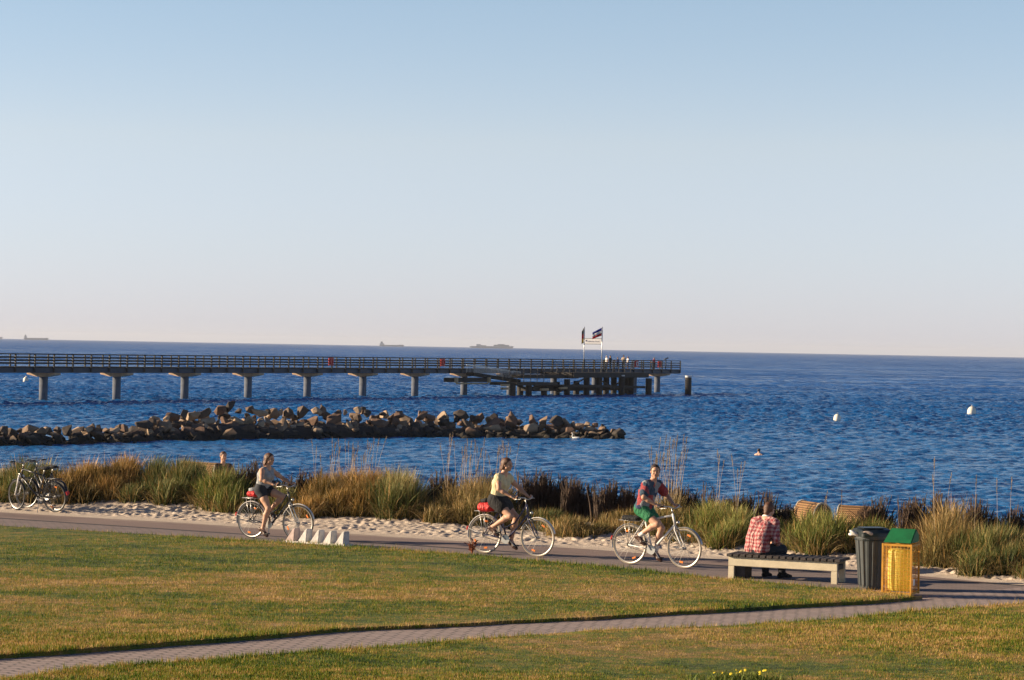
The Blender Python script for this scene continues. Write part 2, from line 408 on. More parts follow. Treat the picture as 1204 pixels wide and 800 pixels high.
tag(strip('promenade_step_shade', xs, seam-0.10, seam+0.10, GZ-0.001, simple('step_shade_dark', (0.022, 0.02, 0.024), 0.8)), kind='structure')  # flat dark strip, paints in the shaded face of a low kerb step
pav = brick_mat('paver_strip', (0.21, 0.15, 0.135), (0.17, 0.12, 0.11), R_(29), 0.22, 0.11)
tag(strip('paver_strip', xs, seam-9, seam-0.105, GZ, pav), kind='structure')
pang = -math.atan2(BFY[4]-BFY[0], BFX[4]-BFX[0])
xp = np.linspace(-60, 9.5, 400)
tag(strip('footpath', xp, bnY(xp)-0.5, bfY(xp)+0.5, GZ+0.005, brick_mat('footpath_bricks', (0.43, 0.33, 0.295), (0.355, 0.27, 0.245), pang, 0.24, 0.12)), kind='structure')

# ------------------------------------------------------------------ lawn
def lawn_color(t, tc, tint=None):
    sep = t.node('ShaderNodeSeparateXYZ'); t.l.new(tc, sep.inputs[0])
    st = t.mapping(tc, (0.30, 1.0, 1))
    warp = t.noise(st, 0.55, 4, 0.65)
    y = t.math('ADD', sep.outputs[1], t.math('MULTIPLY', t.math('SUBTRACT', warp, 0.5), 7.5))
    f = t.node('ShaderNodeMapRange'); f.inputs[1].default_value = 24; f.inputs[2].default_value = 50; t.l.new(y, f.inputs[0])
    def p(Y): return (Y-24)/26
    band = t.ramp(f.outputs[0], [(p(25), (0.55,)*3), (p(28), (0.38,)*3), (p(30.5), (0.70,)*3), (p(32), (0.62,)*3), (p(33.8), (0.30,)*3),
                                (p(35.8), (0.76,)*3), (p(37.5), (0.65,)*3), (p(40), (0.30,)*3), (p(44), (0.42,)*3), (p(50), (0.5,)*3)])
    n2 = t.noise(t.mapping(tc, (0.5, 1, 1)), 1.3, 6, 0.75); n3 = t.noise(tc, 5, 4, 0.75)
    v = t.math('ADD', band, t.math('MULTIPLY', t.math('SUBTRACT', n2, 0.5), 2.2))
    v = t.math('ADD', v, t.math('MULTIPLY', t.math('SUBTRACT', n3, 0.5), 1.7))
    if tint is not None: v = t.math('ADD', v, t.math('MULTIPLY', t.math('SUBTRACT', tint, 0.5), 0.75))
    return t.ramp(v, [(0.0, (0.016, 0.050, 0.003)), (0.30, (0.11, 0.20, 0.008)), (0.54, (0.27, 0.25, 0.020)), (0.78, (0.42, 0.25, 0.062)), (1.0, (0.60, 0.39, 0.16))])
def lawn_ground_mat():
    m, t = newmat('turf'); tc = t.node('ShaderNodeTexCoord').outputs['Object']
    c = t.mix(0.5, lawn_color(t, tc), (0.05, 0.040, 0.012))
    t.l.new(c, t.b.inputs['Base Color']); t.b.inputs['Roughness'].default_value = 0.95
    t.l.new(t.bump(t.noise(tc, 22, 4, 0.7), 1.0, 0.05), t.b.inputs['Normal'])
    return m
def leaf_out(t, col, trans=0.35, rough=0.6):
    t.n.remove(t.b); out = t.n['Material Output']
    d = t.node('ShaderNodeBsdfPrincipled'); t.l.new(col, d.inputs['Base Color']); d.inputs['Roughness'].default_value = rough
    d.inputs['Specular IOR Level'].default_value = 0.25
    tr = t.node('ShaderNodeBsdfTranslucent'); t.l.new(col, tr.inputs[0])
    mx = t.node('ShaderNodeMixShader'); mx.inputs[0].default_value = trans
    t.l.new(d.outputs[0], mx.inputs[1]); t.l.new(tr.outputs[0], mx.inputs[2]); t.l.new(mx.outputs[0], out.inputs[0])
def lawn_blade_mat():
    m, t = newmat('lawn_blades'); tc = t.node('ShaderNodeTexCoord').outputs['Object']
    at = t.node('ShaderNodeAttribute'); at.attribute_name = 'tint'
    leaf_out(t, lawn_color(t, tc, at.outputs['Fac']), 0.3)
    return m
LZ = GZ+0.05
def lawn_h(x, y):
    return 0.02*np.sin(x*0.45+y*0.35)+0.008*np.sin(y*1.3-x*0.2)+0.004*np.sin(x*2.3+1)*np.sin(y*3.1)
TURF = lawn_ground_mat()
def lawn_sheet(name, xs, ylo, yhi, rows=120):
    n = len(xs); V = []
    for j in range(rows+1):
        t_ = j/rows; y = ylo*(1-t_)+yhi*t_
        z = LZ+np.clip(lawn_h(xs, y), -0.03, 0.08)*np.minimum(1, 6*t_*(1-t_)+0.1)
        V.append(np.stack([xs, y, z], 1))
    V = np.concatenate(V); F = []
    for j in range(rows):
        a = np.arange(n-1)+j*n; F.append(np.stack([a, a+1, a+1+n, a+n], 1))
    nv_ = len(V)
    lo = np.stack([xs, ylo, np.full(n, GZ-0.02)], 1); hi = np.stack([xs, yhi, np.full(n, GZ-0.02)], 1)
    V = np.concatenate([V, lo, hi]); a = np.arange(n-1)
    F.append(np.stack([nv_+a, nv_+a+1, a+1, a], 1)); F.append(np.stack([a+rows*n, a+1+rows*n, nv_+n+a+1, nv_+n+a], 1))
    return tag(link(name, npmesh(name, V, np.concatenate(F), 4), TURF, smooth=True), kind='structure')
xa = np.concatenate([np.linspace(-60, -14, 60), np.linspace(-13.9, TIPX-0.02, 700)])
lawn_sheet('lawn', xa, bfY(xa)+wob(xa, 0.025, 1), np.maximum(lawnY(xa)+wob(xa, 0.03, 2), bfY(xa)+0.06))
xb = np.concatenate([np.linspace(-60, -14, 60), np.linspace(-13.9, 14, 700), np.linspace(14.1, 60, 60)])
lawn_sheet('lawn', xb, xb*0-40, bnY(xb)+wob(xb, 0.03, 3), 140)

def blades(x, y, z, hgt, wid, lean, az, tint, name, mat, segs=1, curl=0.0, faceaz=None, tip=0.0):
    """strips of grass leaf: segs segments, narrowing to a point"""
    n = len(x); az2 = RNG.uniform(0, 2*np.pi, n) if faceaz is None else faceaz
    wx, wy = np.cos(az2)*wid/2, np.sin(az2)*wid/2
    lx, ly = np.cos(az), np.sin(az)
    pts = []; cx, cy, cz = x.copy(), y.copy(), z.copy(); ang = lean.copy(); rows = []
    for s in range(segs+1):
        f = 1-s/segs
        if s < segs:
            ww = 1.0 if s == 0 else 0.35+0.65*f
            rows.append(np.stack([cx-wx*ww, cy-wy*ww, cz], 1)); rows.append(np.stack([cx+wx*ww, cy+wy*ww, cz], 1))
        else: rows.append(np.stack([cx, cy, cz], 1))
        L = hgt/segs
        cx = cx+lx*np.sin(ang)*L; cy = cy+ly*np.sin(ang)*L; cz = cz+np.cos(ang)*L; ang = ang+curl
    per = len(rows); V = np.stack(rows, 1).reshape(-1, 3); b = np.arange(n)*per; T = []
    for s in range(segs):
        i = 2*s
        if s < segs-1:
            T.append(np.stack([b+i, b+i+1, b+i+3], 1)); T.append(np.stack([b+i, b+i+3, b+i+2], 1))
        else: T.append(np.stack([b+i, b+i+1, b+i+2], 1))
    me = npmesh(name, V, np.concatenate(T), 3)
    at = me.attributes.new('tint', 'FLOAT', 'POINT'); 
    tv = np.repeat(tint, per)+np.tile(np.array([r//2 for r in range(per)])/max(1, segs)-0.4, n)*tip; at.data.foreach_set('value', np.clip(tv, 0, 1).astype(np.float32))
    me.materials.append(mat)
    return me
def make_lawn_blades():
    n = 760000
    D = 25.2/(1-RNG.uniform(0, 1, n)*(1-25.2/50))            # denser near the camera
    X = RNG.uniform(-1, 1, n)*(0.222*D+1.2)
    inA = (X < TIPX) & (D > bfY(X)+wob(X, 0.025, 1)-0.03) & (D < lawnY(X)+wob(X, 0.03, 2)+0.04)
    inB = D < bnY(X)+wob(X, 0.03, 3)+0.03
    k = inA | inB; X, D = X[k], D[k]; n = len(X)
    edge = np.minimum(np.abs(D-bfY(X)), np.minimum(np.abs(D-bnY(X)), np.abs(D-lawnY(X))))
    hc = 0.5+0.5*np.sin(X*9+3*np.sin(D*5))*np.sin(D*11+2*np.sin(X*4)); hc = hc*0.6+0.4*(0.5+0.5*np.sin(X*23+1)*np.sin(D*27))
    h = RNG.uniform(0.015, 0.035, n)*(0.6+1.6*hc)*(1+0.9*np.exp(-edge/0.15)); h *= 1+0.5*(RNG.uniform(0, 1, n) > 0.97)
    me = blades(X, D, np.full(n, LZ-0.012)+np.clip(lawn_h(X, D), -0.03, 0.08)*0.9, h, RNG.uniform(0.006, 0.012, n), np.abs(RNG.normal(0.25, 0.35, n)),
                RNG.uniform(0, 6.28, n), RNG.uniform(0, 1, n), 'grass', lawn_blade_mat(), 1)
    tag(link('grass', me), 'short mown grass with dry tan patches', 'grass', kind='stuff')
make_lawn_blades()

# ------------------------------------------------------------------ sand
def sand_h(x, y):
    v = nv.x*x+nv.y*y; v0 = nv.x*x+nv.y*sandY(x)   # distance beyond the path edge
    w = v-v0
    z = np.interp(w, [-2, 0, 0.6, 2.0, 3.5, 6, 9, 14, 30, 60], [-0.03, 0.0, 0.04, 0.12, 0.20, 0.06, -0.5, -0.95, -1.6, -3.2])
    u = dv.x*x+dv.y*y
    z = z+np.clip(w-1.0, 0, 3)*0.05*(np.sin(u*0.9)+np.sin(u*0.37+1))
    return GZ+z
def make_sand():
    us = np.concatenate([np.linspace(-80, -34, 30), np.linspace(-33.9, -8, 560), np.linspace(-7.9, 40, 30)]) # placeholder, widened below
    us = np.concatenate([np.linspace(-120, -41, 30), np.linspace(-40.8, -9.5, 1150), np.linspace(-9.3, 60, 30)])
    ws = np.concatenate([np.linspace(-0.35, 3.2, 120), np.linspace(3.4, 9, 30), np.linspace(9.5, 60, 40)])
    UU, WW = np.meshgrid(us, ws)
    # the sand edge in (u, v)
    su = dv.x*SANDX+dv.y*SANDY; sv = nv.x*SANDX+nv.y*SANDY; o = np.argsort(su)
    vv = np.interp(UU, su[o], sv[o])+WW
    X = dv.x*UU+nv.x*vv; Y = dv.y*UU+nv.y*vv; Z = sand_h(X, Y)
    fp = np.zeros_like(Z)
    for k in range(5000):
        cu = RNG.uniform(-40, -9.5); cw = RNG.uniform(0.15, 3.2); a = RNG.uniform(0, 3.14)
        du, dw = UU-cu, WW-cw
        msk = (np.abs(du) < 0.3) & (np.abs(dw) < 0.3)
        if not msk.any(): continue
        p = du[msk]*np.cos(a)+dw[msk]*np.sin(a); q = -du[msk]*np.sin(a)+dw[msk]*np.cos(a)
        sz_ = RNG.uniform(0.5, 1.05); r2 = (p/(0.10*sz_))**2+(q/(0.06*sz_))**2
        fp[msk] += RNG.uniform(0.35, 0.85)*sz_*(-0.040*np.exp(-r2)+0.016*np.exp(-(np.sqrt(r2)-1.7)**2*2.5))
    Z = Z+fp*np.clip(WW*3, 0, 1)*np.clip((UU+41)*2, 0, 1)
    V = np.stack([X, Y, Z], 2).reshape(-1, 3); n = len(us); F = []
    i, j = np.meshgrid(np.arange(n-1), np.arange(len(ws)-1)); a = (i+j*n).ravel()
    me = npmesh('sand', V, np.stack([a, a+1, a+1+n, a+n], 1), 4)
    m, t = newmat('sand'); tc = t.node('ShaderNodeTexCoord').outputs['Object']
    c = t.ramp(t.noise(tc, 3.0, 6, 0.7), [(0.3, (0.46, 0.37, 0.29)), (0.7, (0.63, 0.53, 0.43))])
    deb = t.ramp(t.noise(tc, 14, 3, 0.7), [(0.63, (0, 0, 0)), (0.70, (1, 1, 1))])
    c = t.mix(t.math('MULTIPLY', deb, 0.6), c, (0.16, 0.10, 0.065))
    t.l.new(c, t.b.inputs['Base Color']); t.b.inputs['Roughness'].default_value = 0.95
    t.l.new(t.bump(t.noise(tc, 30, 4, 0.7), 0.7, 0.02), t.b.inputs['Normal'])
    tag(link('sand', me, m, smooth=True), kind='structure')
make_sand()

# ------------------------------------------------------------------ dune grass
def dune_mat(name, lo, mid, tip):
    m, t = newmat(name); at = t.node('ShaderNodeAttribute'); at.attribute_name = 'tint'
    leaf_out(t, t.ramp(at.outputs['Fac'], [(0.0, lo), (0.5, mid), (1.0, tip)]), 0.16, 0.65)  # near-black low stop paints the clump's own shade into the blade roots
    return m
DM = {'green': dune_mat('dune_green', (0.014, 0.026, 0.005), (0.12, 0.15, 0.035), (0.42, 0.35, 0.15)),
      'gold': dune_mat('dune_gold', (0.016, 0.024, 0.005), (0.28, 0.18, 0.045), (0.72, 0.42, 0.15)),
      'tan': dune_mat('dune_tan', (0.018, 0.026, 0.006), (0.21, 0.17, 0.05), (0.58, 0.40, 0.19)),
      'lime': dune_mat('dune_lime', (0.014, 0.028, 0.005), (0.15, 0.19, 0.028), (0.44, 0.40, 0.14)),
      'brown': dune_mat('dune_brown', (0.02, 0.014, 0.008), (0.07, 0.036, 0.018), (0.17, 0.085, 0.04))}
SEED = simple('seed_head', (0.34, 0.26, 0.17), 0.8, var=0.2, scale=20, bump=0)
def clump(label, x0, x1, ytop, ybase, kind, n=2600, depth=1.6, z0=0.12, stalks=0, stalktop=None, cat='grass clump', name='dune_grass', stems=None, base_gr='dune grass clumps along the promenade'):
    """one tussock group standing on the sand between two columns of the photograph"""
    zz = GZ+z0
    for _ in range(6): A = pix(x0, ybase, zz); B = pix(x1, ybase, zz); C = (A+B)/2; zz = 0.5*zz+0.5*float(sand_h(np.array(C.x), np.array(C.y)))
    wdt = (B-A).length/2; D = C.y
    hmax = (ybase-ytop)/FPX*D*0.98; hmax = max(0.3, hmax)*1.0
    root = empty(name, (C.x, C.y+depth*0.30+(0.30 if x0 > 760 else 0.08), GZ)); ox, oy = root.location.x, root.location.y
    tag(root, label, cat, base_gr)
    # tufts inside the ellipse, each with its own height and lean
    n = int(n*1.6); nt = max(14, int(wdt*depth*18)); tx = RNG.uniform(-1, 1, nt); ty = RNG.uniform(-0.5, 1, nt)
    th = (0.80+0.12*np.sin(tx*wdt*2.7+RNG.uniform(0, 6))+RNG.uniform(-0.22, 0.10, nt))*(1-0.35*np.abs(tx)**3)*np.where(ty < 0, 0.80, 1.0)
    tx, ty = tx*wdt*0.93, ty*depth*0.75
    pick = RNG.integers(0, nt, n)
    x = tx[pick]+RNG.normal(0, 0.11, n); y = ty[pick]+RNG.normal(0, 0.11, n)
    h = hmax*th[pick]*RNG.beta(3.2, 1.6, n)*1.12
    az = np.where(RNG.uniform(0, 1, n) < 0.45, RNG.normal(0.15, 0.9, n), RNG.uniform(0, 6.28, n))+RNG.normal(0, 0.8, nt)[pick]
    lean = np.abs(RNG.normal(0.08, 0.14, n))+0.5*(RNG.uniform(0, 1, n) < 0.10); tuft_t = RNG.normal(0, 0.2, nt); tintb = np.clip(RNG.normal(0.36, 0.20, n)+tuft_t[pick]+0.25*(th[pick]-0.8), 0, 1)
    gz = sand_h(ox+x, oy+y)-GZ-0.03
    s = 0.0016*D/45
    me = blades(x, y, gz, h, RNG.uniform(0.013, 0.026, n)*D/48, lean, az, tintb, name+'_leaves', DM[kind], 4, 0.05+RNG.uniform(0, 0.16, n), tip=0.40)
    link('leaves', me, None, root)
    ns_ = int(n*0.16); pk = RNG.integers(0, nt, ns_)   # upright dead straws
    x = tx[pk]+RNG.normal(0, 0.14, ns_); y = ty[pk]+RNG.normal(0, 0.14, ns_)
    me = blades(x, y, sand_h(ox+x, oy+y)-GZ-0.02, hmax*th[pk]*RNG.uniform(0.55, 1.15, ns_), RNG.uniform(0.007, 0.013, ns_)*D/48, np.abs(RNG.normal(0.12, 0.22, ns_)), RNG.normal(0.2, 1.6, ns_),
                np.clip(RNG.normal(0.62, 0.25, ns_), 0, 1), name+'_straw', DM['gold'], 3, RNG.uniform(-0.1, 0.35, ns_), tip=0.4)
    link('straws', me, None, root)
    nd = n//3     # drooping skirt of dry leaves
    pick = RNG.integers(0, nt, nd)
    x = tx[pick]+RNG.normal(0, 0.13, nd); y = ty[pick]+RNG.normal(0, 0.13, nd); az = np.arctan2(y-ty[pick], x-tx[pick])
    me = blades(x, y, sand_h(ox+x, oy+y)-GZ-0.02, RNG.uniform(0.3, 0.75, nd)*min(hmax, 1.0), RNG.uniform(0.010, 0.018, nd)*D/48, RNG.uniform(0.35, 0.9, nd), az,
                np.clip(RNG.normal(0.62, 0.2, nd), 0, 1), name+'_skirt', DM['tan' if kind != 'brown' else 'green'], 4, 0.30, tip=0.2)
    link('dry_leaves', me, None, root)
    if stalks:
        b = MB(); hs = (ybase-stalktop)/FPX*D
        for i in range(stalks):
            sx = random.uniform(-0.85, 0.85)*wdt; sy = random.uniform(0.25, 0.8)*depth; H = hs*random.uniform(0.72, 1.0)
            lx = random.gauss(0.03, 0.06)*H; ly = random.gauss(0, 0.05)*H; z_ = float(sand_h(ox+sx, oy+sy))-GZ
            P = [Vector((sx+lx*t*t, sy+ly*t*t, z_+H*t)) for t in (0, 0.4, 0.75, 1.0)]
            b.tube(P, [0.004, 0.0035, 0.003, 0.002], 3, cap=False)
            # the feathery head: many small spikelets up the last quarter
            L = random.uniform(0.16, 0.28)
            for q in range(40):
                t_ = 1-L*(q/40.0)/H*1.0; c = P[2].lerp(P[3], max(0, (t_-0.75)/0.25)); a = random.uniform(0, 6.28); w_ = 0.008+0.020*math.sin(math.pi*(q+2)/44)
                d = Vector((math.cos(a)*w_, math.sin(a)*w_, 0.035)); e = Vector((-math.sin(a), math.cos(a), 0))*0.005
                b.add([c-e, c+e, c+d], [(0, 1, 2)])
        b.build('seed_stalks', SEED, root)
    return root
G1 = 'dune grass clumps along the promenade'
clump('dark green grass clump at the left edge behind the two parked bicycles', -30, 48, 526, 592, 'green', 3600)
clump('golden grass clump just right of the two parked bicycles', 50, 150, 527, 591, 'gold', 5200)
clump('green clump with browned tips between the golden clump and the left beach chair', 148, 226, 531, 592, 'green', 4600)
clump('low green clump in front of the left beach chair, left of the first cyclist', 230, 292, 545, 603, 'lime', 3000, 1.2)
clump('green clump behind the rear wheel of the first cyclist, under the dark brushwood', 290, 352, 560, 606, 'green', 2400, 1.2)
clump('largest golden clump with pale seed heads just right of the first cyclist', 356, 442, 532, 608, 'gold', 5600, 1.8, stalks=34, stalktop=520)
clump('dark green right half of the big clump, beside the bare sand gap', 428, 500, 546, 611, 'green', 4200, 1.6)
clump('tall green clump crowned with seed heads behind the second cyclist', 510, 612, 552, 619, 'tan', 5200, 1.7, stalks=38, stalktop=520)
clump('green clump under dark brushwood to the right of the second cyclist', 612, 668, 582, 626, 'green', 2400, 1.1)
clump('small reddish clump lying low on the sand between second and third cyclist', 652, 694, 598, 632, 'tan', 1500, 0.8)
clump('low tan clump behind the rear wheel of the third cyclist', 700, 752, 588, 628, 'tan', 2200, 1.0)
clump('narrow clump with a tall sheaf of pale seed heads behind the third cyclist', 768, 806, 570, 632, 'tan', 2200, 1.2, stalks=34, stalktop=517)
clump('green tufts just right of the front wheel of the third cyclist', 800, 842, 590, 640, 'green', 2200, 1.0)
clump('bright green clump with long pale stalks left of the man on the bench', 826, 880, 592, 646, 'lime', 4200, 1.4, stalks=7, stalktop=541)
clump('grass clump rising behind the head and right shoulder of the man on the bench', 884, 932, 592, 636, 'green', 2200, 1.2)
clump('green clump in front of the right beach chairs', 944, 1046, 586, 654, 'lime', 4600, 1.2, stalks=3, stalktop=580)
clump('brown grass clump directly behind the two bins', 1062, 1112, 602, 664, 'brown', 3800, 1.1)
clump('peaked tan clump with a few very tall stalks right of the bins', 1106, 1138, 584, 670, 'tan', 2600, 1.1, stalks=3, stalktop=545)
clump('drooping green clump on the sand at the right edge', 1142, 1215, 612, 678, 'green', 4600, 1.2, stalks=3, stalktop=568)
clump('tuft of short grass on the sand just right of the green lidded bin', 1080, 1104, 648, 668, 'lime', 500, 0.4)

# dark brushwood windbreak standing behind the grass
BRUSH = simple('brushwood', (0.062, 0.036, 0.022), 0.85, var=0.7, scale=3, bump=0.3)
def brush(label, x0, x1, yt0, yt1, ybase, n):
    zz = GZ+0.25; A = pix(x0, ybase, zz); B = pix(x1, ybase, zz); A += nv.to_3d()*1.7; B += nv.to_3d()*1.7
    # keep the image columns after the shift away
    A = pixd(x0, ybase, A.y); B = pixd(x1, ybase, B.y); A.z = B.z = zz-0.1
    root = empty('brushwood_fence', ((A+B)/2).to_tuple()); tag(root, label, 'brushwood fence', 'dark brushwood fences behind the dune grass')
    n = int(n*.8); b = MB(); c = (A+B)/2
    lumps = [random.uniform(0.48, 1.06) for _ in range(12)]
    for i in range(n):
        f = random.random(); p = A.lerp(B, f)-c; p += nv.to_3d()*random.uniform(-0.22, 0.22)
        ztop = pixd(0, yt0*(1-f)+yt1*f, (A.lerp(B, f)).y).z
        # row of the picture is tilted by the camera's roll: use the same column
        ztop = pixd(x0*(1-f)+x1*f, yt0*(1-f)+yt1*f, (A.lerp(B, f)).y).z
        H = 1.06*(ztop-A.z)*(lumps[int(f*11)]*(1-(f*11) % 1)+lumps[min(11, int(f*11)+1)]*((f*11) % 1))*random.uniform(0.70, 1.08)
        l = Vector((random.gauss(0.03, 0.09), random.gauss(0, 0.06), 0))*H
        r = random.uniform(0.008, 0.02)
        b.tube([p, p+Vector((l.x*.4, l.y*.4, H*.55)), p+Vector((l.x, l.y, H))], [r, r*.8, r*.35], 4, cap=False)
        for q in range(2):
            t = random.uniform(.5, .95); s = p+Vector((l.x*t*t, l.y*t*t, H*t)); b.tube([s, s+Vector((random.gauss(0, .07), random.gauss(0, .05), random.uniform(.06, .16)))], [r*.5, r*.2], 3, cap=False)
    b.build('twigs', BRUSH, root)
brush('dark brushwood fence behind the grass left of the first cyclist', 272, 330, 542, 546, 596, 420)
brush('dark brushwood between the first cyclist and the big golden clump', 326, 372, 549, 552, 598, 300)
brush('dark brown brushwood clump at the left end of the tall grass behind the second cyclist', 508, 530, 556, 558, 606, 170)
brush('dark brown brushwood bundles just right of the second cyclist', 612, 668, 553, 560, 612, 480)
brush('low dark brushwood between the second and third cyclists, left piece', 664, 700, 562, 572, 614, 280)
brush('dark reddish brushwood just left of the third cyclist', 700, 748, 570, 568, 616, 380)
brush('dark brushwood behind the handlebar of the third cyclist', 784, 826, 566, 586, 622, 340)
brush('dark brushwood fence left of the head of the man on the bench', 830, 880, 572, 578, 628, 400)
brush('dark brushwood fence right of the head of the man on the bench', 890, 936, 572, 606, 634, 400)
brush('dark brushwood right beside the right beach chairs', 1008, 1048, 588, 592, 644, 360)
brush('reddish brown brushwood fence behind the two bins', 1060, 1128, 589, 584, 648, 560)
brush('dark brushwood at the right edge behind drooping grass', 1124, 1230, 588, 596, 656, 760)
clump('green grass clump just beyond the right end of the strip', 1222, 1300, 612, 686, 'green', 2600, 1.2)
clump('tan grass clump beyond the right end of the strip, farther along the path', 1300, 1400, 615, 694, 'tan', 2600, 1.2)

# rust coloured dock plant by the grass edge
def dock(label, x, y, h, n=70, col=(0.30, 0.09, 0.03)):
    P = pix(x, y, GZ); root = empty('dock_plant', P); tag(root, label, 'plant')
    st = MB(); lf = MB()
    for i in range(9):
        a = random.uniform(0, 6.28); tip = Vector((math.cos(a)*0.07, math.sin(a)*0.07, h*random.uniform(.7, 1)))
        st.tube([(0, 0, 0), tip*0.5, tip], [.007, .006, .004], 5)
        for q in range(n//5):
            c = tip*random.uniform(.3, 1); d = Vector((random.gauss(0, .03), random.gauss(0, .03), random.uniform(.0, .04))); e = Vector((random.gauss(0, .014), random.gauss(0, .014), .01))
            lf.add([c, c+e, c+d+e, c+d], [(0, 1, 2, 3)])
    mt = simple('dock_rust', col, 0.8, var=0.3); st.build('stems', mt, root); lf.build('seed_clusters', mt, root)
dock('short rust brown plant on the grass edge below the rear wheel of the second cyclist', 555, 651.5, 0.24)
def flower_plant():
    P = pix(873, 803, GZ+0.05); root = empty('flowering_plant', P); tag(root, 'low green plant dotted with small yellow flowers at the bottom edge', 'flowering plant')
    n = 900; x = RNG.normal(0, 0.17, n); y = RNG.normal(0, 0.12, n); z = np.zeros(n)
    me = blades(x, y, z, RNG.uniform(0.05, 0.15, n), RNG.uniform(0.012, 0.022, n), RNG.uniform(0.1, 0.9, n), RNG.uniform(0, 6.28, n), RNG.uniform(0.2, 0.6, n), 'flower_leaves', DM['lime'], 2, 0.2)
    link('leaves', me, None, root)
    fm = simple('yellow_petal', (0.80, 0.60, 0.02), 0.6, bump=0)
    src = None
    for i in range(16):
        b = None
        if src is None:
            b = MB()
            for q in range(6):
                a = q*math.pi/3; b.ball((0.009*math.cos(a), 0.009*math.sin(a), 0), (0.008, 0.008, 0.003), 8, 4)
            b.ball((0, 0, 0.002), 0.005, 8, 5)
            src = o = b.build('flower', fm, root)
        else: o = src.copy(); COL.objects.link(o); o.parent = root
        o.location = (random.gauss(0, .16), random.gauss(0, .10), random.uniform(.09, .15)); o.rotation_euler = (random.uniform(.3, 1.2), 0, random.uniform(-1.5, .5))
flower_plant()

# ------------------------------------------------------------------ bodies grown from one distance field
def surface_net(v, org, h):
    ins = v < 0
    nx, ny, nz = v.shape
    cnt = np.zeros((nx-1, ny-1, nz-1), np.int8)
    for a in (0, 1):
        for b in (0, 1):
            for c in (0, 1): cnt += ins[a:nx-1+a, b:ny-1+b, c:nz-1+c]
    act = (cnt > 0) & (cnt < 8); idx = np.full(cnt.shape, -1, np.int64); I = np.argwhere(act); idx[act] = np.arange(len(I))
    acc = np.zeros((len(I), 3)); wt = np.zeros(len(I))
    cor = [(a, b, c) for a in (0, 1) for b in (0, 1) for c in (0, 1)]
    vals = {k: v[I[:, 0]+k[0], I[:, 1]+k[1], I[:, 2]+k[2]] for k in cor}
    for k in cor:
        for ax in range(3):
            if k[ax] == 0:
                k2 = list(k); k2[ax] = 1; k2 = tuple(k2); a, b = vals[k], vals[k2]; mm = (a < 0) != (b < 0)
                t = a[mm]/(a[mm]-b[mm]); p = np.tile(np.array(k, float), (mm.sum(), 1)); p[:, ax] += t
                acc[mm] += p; wt[mm] += 1
    V = (I+acc/wt[:, None])*h+org
    F = []
    for ax in range(3):
        o1, o2 = (ax+1) % 3, (ax+2) % 3
        s0 = [slice(None)]*3; s1 = [slice(None)]*3; s0[ax] = slice(0, -1); s1[ax] = slice(1, None)
        a, b = ins[tuple(s0)], ins[tuple(s1)]; E = np.argwhere(a != b)
        E = E[(E[:, o1] > 0) & (E[:, o2] > 0) & (E[:, o1] < v.shape[o1]-1) & (E[:, o2] < v.shape[o2]-1)]
        q = []
        for d1, d2 in ((0, 0), (-1, 0), (-1, -1), (0, -1)):
            e = E.copy(); e[:, o1] += d1; e[:, o2] += d2; q.append(idx[e[:, 0], e[:, 1], e[:, 2]])
        Q = np.stack(q, 1); fl = ~a[E[:, 0], E[:, 1], E[:, 2]]; Q[fl] = Q[fl][:, ::-1]; F.append(Q[(Q >= 0).all(1)])
    return V, np.concatenate(F)
